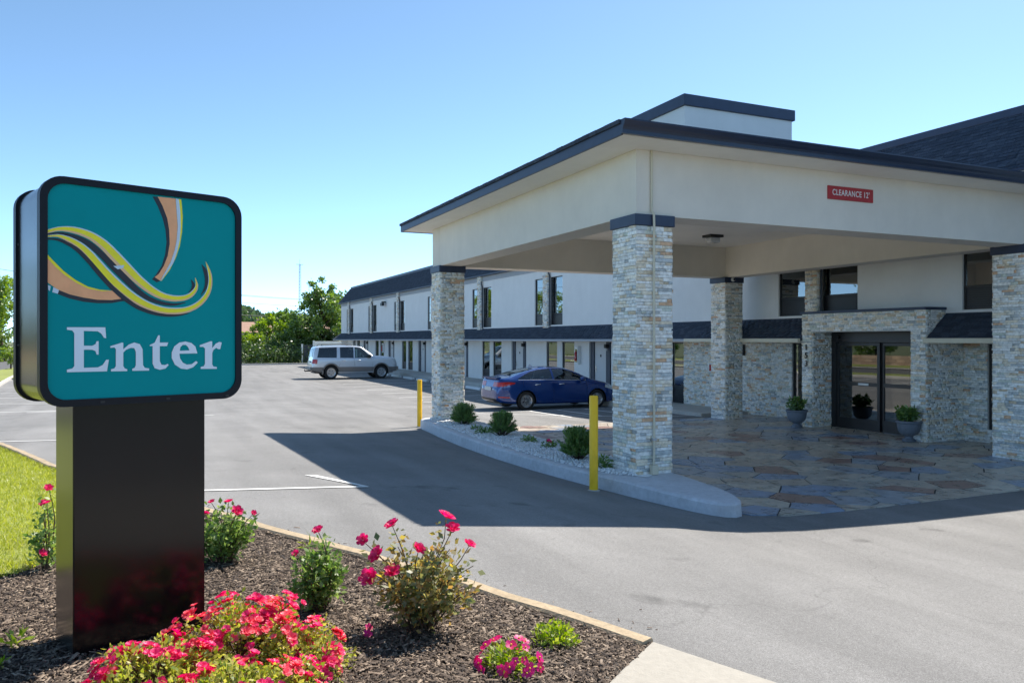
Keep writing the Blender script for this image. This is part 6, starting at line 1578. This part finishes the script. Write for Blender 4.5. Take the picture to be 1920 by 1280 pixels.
# ================================================================ TREES AND FAR THINGS
def tree(x, y, z, hgt, rx, label, material, nleaf, lsize, group, blobs=9, trunk_h=.3, name='tree', seed=0, low=.12, rad=None):
    rs = random.Random(seed + int(x * 13 + y * 7))
    t = thing(name, label, 'tree', (x, y, z), 0, group)
    c0 = hgt * trunk_h; tr = MB(); ty = hgt * .022 + .03
    top = Vector((x + rs.uniform(-.2, .2), y + rs.uniform(-.2, .2), z + hgt * .82))
    tr.tube([(x, y, z - .3), (x + .02 * hgt * rs.uniform(-1, 1), y, z + hgt * .35), top], [ty * 1.3, ty * .8, ty * .2], 8)
    C_ = []
    for i in range(blobs):
        u = i / max(1, blobs - 1); zz = low + (1 - low) * (u ** .9)
        prof = math.sin(math.pi * min(.98, .22 + .70 * u)) ** .75
        a = i * 2.4 + rs.uniform(-.4, .4); rr = rx * prof * rs.uniform(.35, .72) * (1 if i < blobs - 1 else .15)
        br = rx * (.36 + .18 * rs.random()) * (.75 + .4 * prof)
        p = Vector((x + rr * math.cos(a), y + rr * math.sin(a), z + hgt * zz - (br * .75 if u > .75 else 0)))
        C_.append((p, br)); tr.tube([(x, y, z + hgt * (.18 + .45 * u)), ((x + p.x) / 2, (y + p.y) / 2, p.z - .1 * hgt * .5), p], [ty * .5, ty * .3, ty * .1], 6)
    tr.obj('trunk', M['bark'], t, smooth=60)
    tot = sum(b ** 2 for _, b in C_); Q = []
    for p, b in C_:
        n = int(nleaf * b * b / tot); sub = max(5, n // 90)
        ctr, v = shell_points(sub, p, (b, b, b * .82), .55, False)
        q = ctr[rng.integers(0, sub, n)] + rng.normal(0, b * .16, (n, 3)); nn = (q - np.array(p)); nn /= np.linalg.norm(nn, axis=1)[:, None] + 1e-6
        q[:, 2] = np.maximum(q[:, 2], z + .1)
        Q.append(leaf_quads(q, lsize, nn * .7, .62))
    quads_mesh('crown', np.concatenate(Q), M[material], t)
    return t
GB = 'trees and tall shrubs beyond the end of the lot'
tree(15.9, 85.0, -.2, 8.7, 2.9, 'tall loose green tree behind the end of the motel', 'l_tree', 9000, .34, GB, 14, .2, seed=1, low=.2)
tree(18.8, 87.0, -.2, 7.6, 2.4, 'green tree half hidden by the motel end wall', 'l_tree', 6000, .34, GB, 10, seed=2)
tree(13.2, 92.0, -.2, 5.9, 2.3, 'mid green tree left of the tall loose tree', 'l_tree', 5000, .32, GB, 9, seed=3)
tree(8.6, 85.1, -.2, 3.2, 1.9, 'low bright shrub nearest the sign at the lot end', 'l_bright', 4500, .26, GB, 9, .05, 'tall_shrub', 4, low=.3)
tree(10.6, 87.4, -.2, 5.0, 1.8, 'rounded bright yellow green shrub at the lot end', 'l_bright', 5500, .27, GB, 10, .05, 'tall_shrub', 5, low=.28)
tree(12.6, 84.2, -.2, 3.5, 1.8, 'dark green shrub right of the bright rounded shrub', 'l_tree', 4200, .26, GB, 9, .05, 'tall_shrub', 6, low=.25)
tree(14.4, 86.5, -.2, 3.9, 1.7, 'dark shrub under the tall loose tree', 'l_dark', 4200, .26, GB, 9, .05, 'tall_shrub', 7, low=.25)
tree(17.2, 84.6, -.2, 3.5, 1.8, 'dark shrub behind the pale enclosure wall', 'l_dark', 4200, .26, GB, 9, .05, 'tall_shrub', 8, low=.25)
tree(6.3, 84.0, -.2, 3.3, 1.9, 'bright shrub mostly hidden behind the sign at the lot end', 'l_bright', 4000, .26, GB, 9, .05, 'tall_shrub', 9, low=.3)
# undergrowth bank
n = 15000
P = np.stack([rng.uniform(3, 18, n), rng.uniform(80.0, 84, n), rng.random(n) ** 1.4 * 1.9 - .2], -1); P[:, 2] *= (.75 + .35 * np.sin(P[:, 0] * 1.7) * np.sin(P[:, 1] * 2.1)); P[:, 2] += (P[:, 1] - 80) * .25 - .1
tag(quads_mesh('undergrowth', leaf_quads(P, .26, None, .55), M['l_dark']), 'dark tangled undergrowth along the end of the lot', 'undergrowth', kind='stuff')
# wooded hill
def hill(name, cx, cy, rx, ry, hgt, label, nl, lsize=1.5):
    mb = MB(); N_, Mm = 36, 10; vs = []; fs = []
    for j in range(Mm + 1):
        for i in range(N_):
            a = 2 * math.pi * i / N_; q = j / Mm
            vs.append((cx + rx * q * math.cos(a), cy + ry * q * math.sin(a), -2 + (hgt + 2) * math.cos(q * math.pi / 2) ** 1.3))
    for j in range(Mm):
        for i in range(N_): fs.append((j * N_ + i, (j + 1) * N_ + i, (j + 1) * N_ + (i + 1) % N_, j * N_ + (i + 1) % N_))
    mb.add(vs, fs); o = mb.obj(name, M['ground'], smooth=80); tag(o, kind='structure')
    q = np.sqrt(rng.random(nl)); a = rng.uniform(0, 2 * np.pi, nl)
    P = np.stack([cx + rx * q * np.cos(a), cy + ry * q * np.sin(a), -2 + (hgt + 2) * np.cos(q * np.pi / 2) ** 1.3 + rng.random(nl) * 4.0], -1)
    tag(quads_mesh('far_wood', leaf_quads(P, lsize, np.array((0, 0, .5)), .7), M['l_hill']), label, 'wood', kind='stuff')
hill('hill', 20, 275, 26, 30, 10.0, 'wooded hill far beyond the lot, the nearer ridge', 16000)
hill('hill', 52, 320, 60, 40, 8.2, 'long low wooded ridge on the horizon', 22000)
def house(x, y, w_, d_, h_, rz, label):
    t = thing('house', label, 'house', (x, y, -.2), rz, None, local=True)
    MB().box(-w_ / 2, w_ / 2, -d_ / 2, d_ / 2, 0, h_).obj('wall', M['housewall'], t)
    rf = MB().extr([(-d_ / 2 - .4, h_ - .05), (d_ / 2 + .4, h_ - .05), (0, h_ + 1.7)], 'x', -w_ / 2 - .4, w_ / 2 + .4).obj('roof', M['houseroof'], t)
    MB().box(w_ * .2, w_ * .2 + .6, -.3, .4, h_ + .8, h_ + 2.3).obj('chimney', M['brickwall'], rf)
    for i in range(3):
        wf = MB().box(-w_ * .36 + i * w_ * .3, -w_ * .36 + i * w_ * .3 + 1.1, -d_ / 2 - .05, -d_ / 2 - .002, 1.0, 2.3).obj('window', M['white'], t)
        MB().box(-w_ * .36 + i * w_ * .3 + .1, -w_ * .36 + i * w_ * .3 + 1.0, -d_ / 2 - .07, -d_ / 2 - .052, 1.1, 2.2).obj('pane', M['wglass'], wf)
house(13.3, 136.6, 9, 7, 3.6, .2, 'salmon house with red roof behind the bright shrubs')
house(20.5, 122.9, 8, 7, 3.0, -.15, 'low salmon house with red roof behind the dark shrubs')
# enclosure
en = thing('bin_enclosure', 'pale walled bin enclosure with dark plank gate at the lot end', 'enclosure', (15, 81, -.2))
MB().box(14.35, 17.2, 80.2, 80.4, -.2, 2.02).obj('wall', M['wall'], en, bevel=.02)
MB().box(17.0, 17.2, 80.41, 83.4, -.2, 2.02).obj('wall', M['wall'], en, bevel=.02)
gt = MB().box(13.30, 14.28, 80.42, 80.46, -.05, .05).box(13.30, 14.28, 80.42, 80.46, 1.5, 1.6).obj('gate', M['jamb'], en)
for i in range(6): MB().box(13.31 + i * .163, 13.46 + i * .163, 80.38, 80.416, -.1, 1.68).obj('plank', M['jamb'], gt)
MB().box(13.06, 13.22, 80.3, 80.46, -.2, 1.75).obj('gate_post', M['wall'], en); MB().box(14.18, 14.34, 80.18, 80.34, -.2, 2.1).obj('gate_post', M['wall'], en)
# radio mast
ms = thing('radio_mast', 'slender steel radio mast rising behind the trees', 'mast', (42.7, 265.9, -1))
legs = [(.5 * math.cos(a), .5 * math.sin(a)) for a in (0, 2.09, 4.19)]
for lx, ly in legs: MB().tube([(42.7 + lx, 265.9 + ly, -1), (42.7 + lx * .6, 265.9 + ly * .6, 27)], .07, 5).obj('leg', M['galv'], ms)
br = MB()
for k in range(28):
    for i in range(3):
        f0, f1 = 1 - .4 * k / 28, 1 - .4 * (k + 1) / 28
        (ax_, ay), (bx_, by) = legs[i], legs[(i + 1) % 3]
        br.tube([(42.7 + ax_ * f0, 265.9 + ay * f0, -1 + k), (42.7 + bx_ * f1, 265.9 + by * f1, k)], .03, 4)
br.obj('bracing', M['galv'], ms)
MB().tube([(41.6, 265.9, 27), (43.8, 265.9, 27)], .12, 5).obj('antenna', M['galv'], ms); MB().tube([(42.7, 265.9, 27), (42.7, 265.9, 28.6)], .05, 5).obj('aerial', M['galv'], ms)
# utility poles and wires
def pole(x, y, hgt, label):
    t = thing('utility_pole', label, 'utility pole', (x, y, -.3), 0, 'utility poles carrying the wires')
    MB().tube([(x, y, -.3), (x, y, hgt)], [.16, .11], 10).obj('pole', M['wood'], t, smooth=60)
    for zz in (hgt - .5, hgt - 1.6): MB().box(x - .06, x + .06, y - 1.1, y + 1.1, zz - .06, zz + .06).obj('cross_arm', M['wood'], t)
    for zz in (hgt - .5, hgt - 1.6):
        for yy in (-1, -.4, .4, 1): MB().lathe([(.03, 0), (.05, .06), (.02, .14)], (x, y + yy, zz + .06), 8).obj('insulator', M['white'], t)
pole(-5.2, 106, 9.6, 'wooden utility pole behind the entrance sign'); pole(44.9, 144.3, 9.8, 'wooden utility pole hidden behind the motel'); pole(-19.6, 62, 9.4, 'wooden utility pole beside the street')
def wire(a, b, sag, label, r=.022):
    pts = [(a[0] + (b[0] - a[0]) * u, a[1] + (b[1] - a[1]) * u, a[2] + (b[2] - a[2]) * u - sag * 4 * u * (1 - u)) for u in np.linspace(0, 1, 22)]
    o = MB().tube(pts, r, 5).obj('utility_wire', M['wire']); tag(o, label, 'wire', 'utility wires across the sky')
for i, (dy, zz, lb) in enumerate(((-1, 9.2, 'highest of the utility wires behind the sign'), (1, 9.2, 'utility wire just under the highest one behind the sign'), (-1, 8.1, 'third utility wire down behind the sign'), (1, 7.2, 'fourth utility wire down behind the sign'))):
    wire((-5.2, 106 + dy, zz), (44.9, 144.3 + dy, zz + .3), .9, lb)
wire((-5.2, 106, 6.0), (44.9, 144.3, 6.6), .6, 'thick low cable sagging in front of the tall tree', .05)
wire((-19.6, 62, 8.9), (-5.2, 105, 9.2), .6, 'utility wire between the street pole and the pole behind the sign')
# street side: trees, hedge and low stone wall across the street
GS = 'trees along the far side of the street'
k_ = 0
for x, y, h_, lb in ((-18.2, 118, 10.6, 'tall bright street tree left of the sign, the nearest'), (-21.5, 108, 10.0, 'bright street tree at the very edge beside the nearest one'), (-24, 132, 11.5, 'street tree standing behind the bright pair'), (-33, 92, 9.5, 'street tree standing well back from the sidewalk'), (-31, 74, 8.5, 'street tree opposite the middle of the motel'), (-34, 56, 9.0, 'street tree opposite the lot'), (-36, 38, 8.0, 'street tree beyond the low stone wall')):
    tree(x, y, -.1, h_, 4.0 if k_ < 3 else 3.4, lb, 'l_bright' if k_ < 3 else 'l_tree', 7000, .36, GS, 13, .2, seed=20 + k_, low=.16); k_ += 1
tree(-10.6, 73, -.1, 1.5, 1.1, 'small round shrub on the grass verge', 'l_bright', 1800, .16, None, 7, .05, 'verge_shrub', 31, low=.4)
rw = thing('retaining_wall', 'low reddish stone retaining wall across the street', 'wall', (-27, 30, 0))
for c in range(3):
    for i in range(60):
        y = 8 + i * .8 + (c % 2) * .4
        MB().box(-27.3, -26.8 + random.uniform(-.03, .03), y, y + .78, -.1 + c * .3, .18 + c * .3).obj('stone_block', M['brickwall'], rw)
GH = 'hedge shrubs above the low stone wall'
ord_ = 'first second third fourth fifth sixth seventh eighth'.split()
for i in range(8):
    tree(-29.2, 9 + i * 6.2, .6, 2.6 + .4 * math.sin(i * 2.1), 2.2, f'dark hedge shrub above the low stone wall, {ord_[i]} from the south', 'l_dark', 1800, .3, GH, 6, .05, 'hedge_shrub', 40 + i, low=.35)

GN = 'unseen trees added behind the camera for reflections'  # added out of view to darken and break up the pedestal's reflections
for i, (x, y, h_, lb) in enumerate(((-15, -22, 8.5, 'broad unseen tree added behind the camera for reflections, furthest west'), (-6, -27, 9.5, 'tall unseen tree added behind the camera for reflections, second from the west'), (3, -25, 7.5, 'unseen tree with the lowest crown, added behind the camera for reflections'), (12, -29, 9.0, 'unseen tree nearest the motel side, added behind the camera for reflections'))):
    tree(x, y, .8, h_, 3.6, lb, 'l_tree', 3200, .5, GN, 10, .22, seed=60 + i, low=.2)
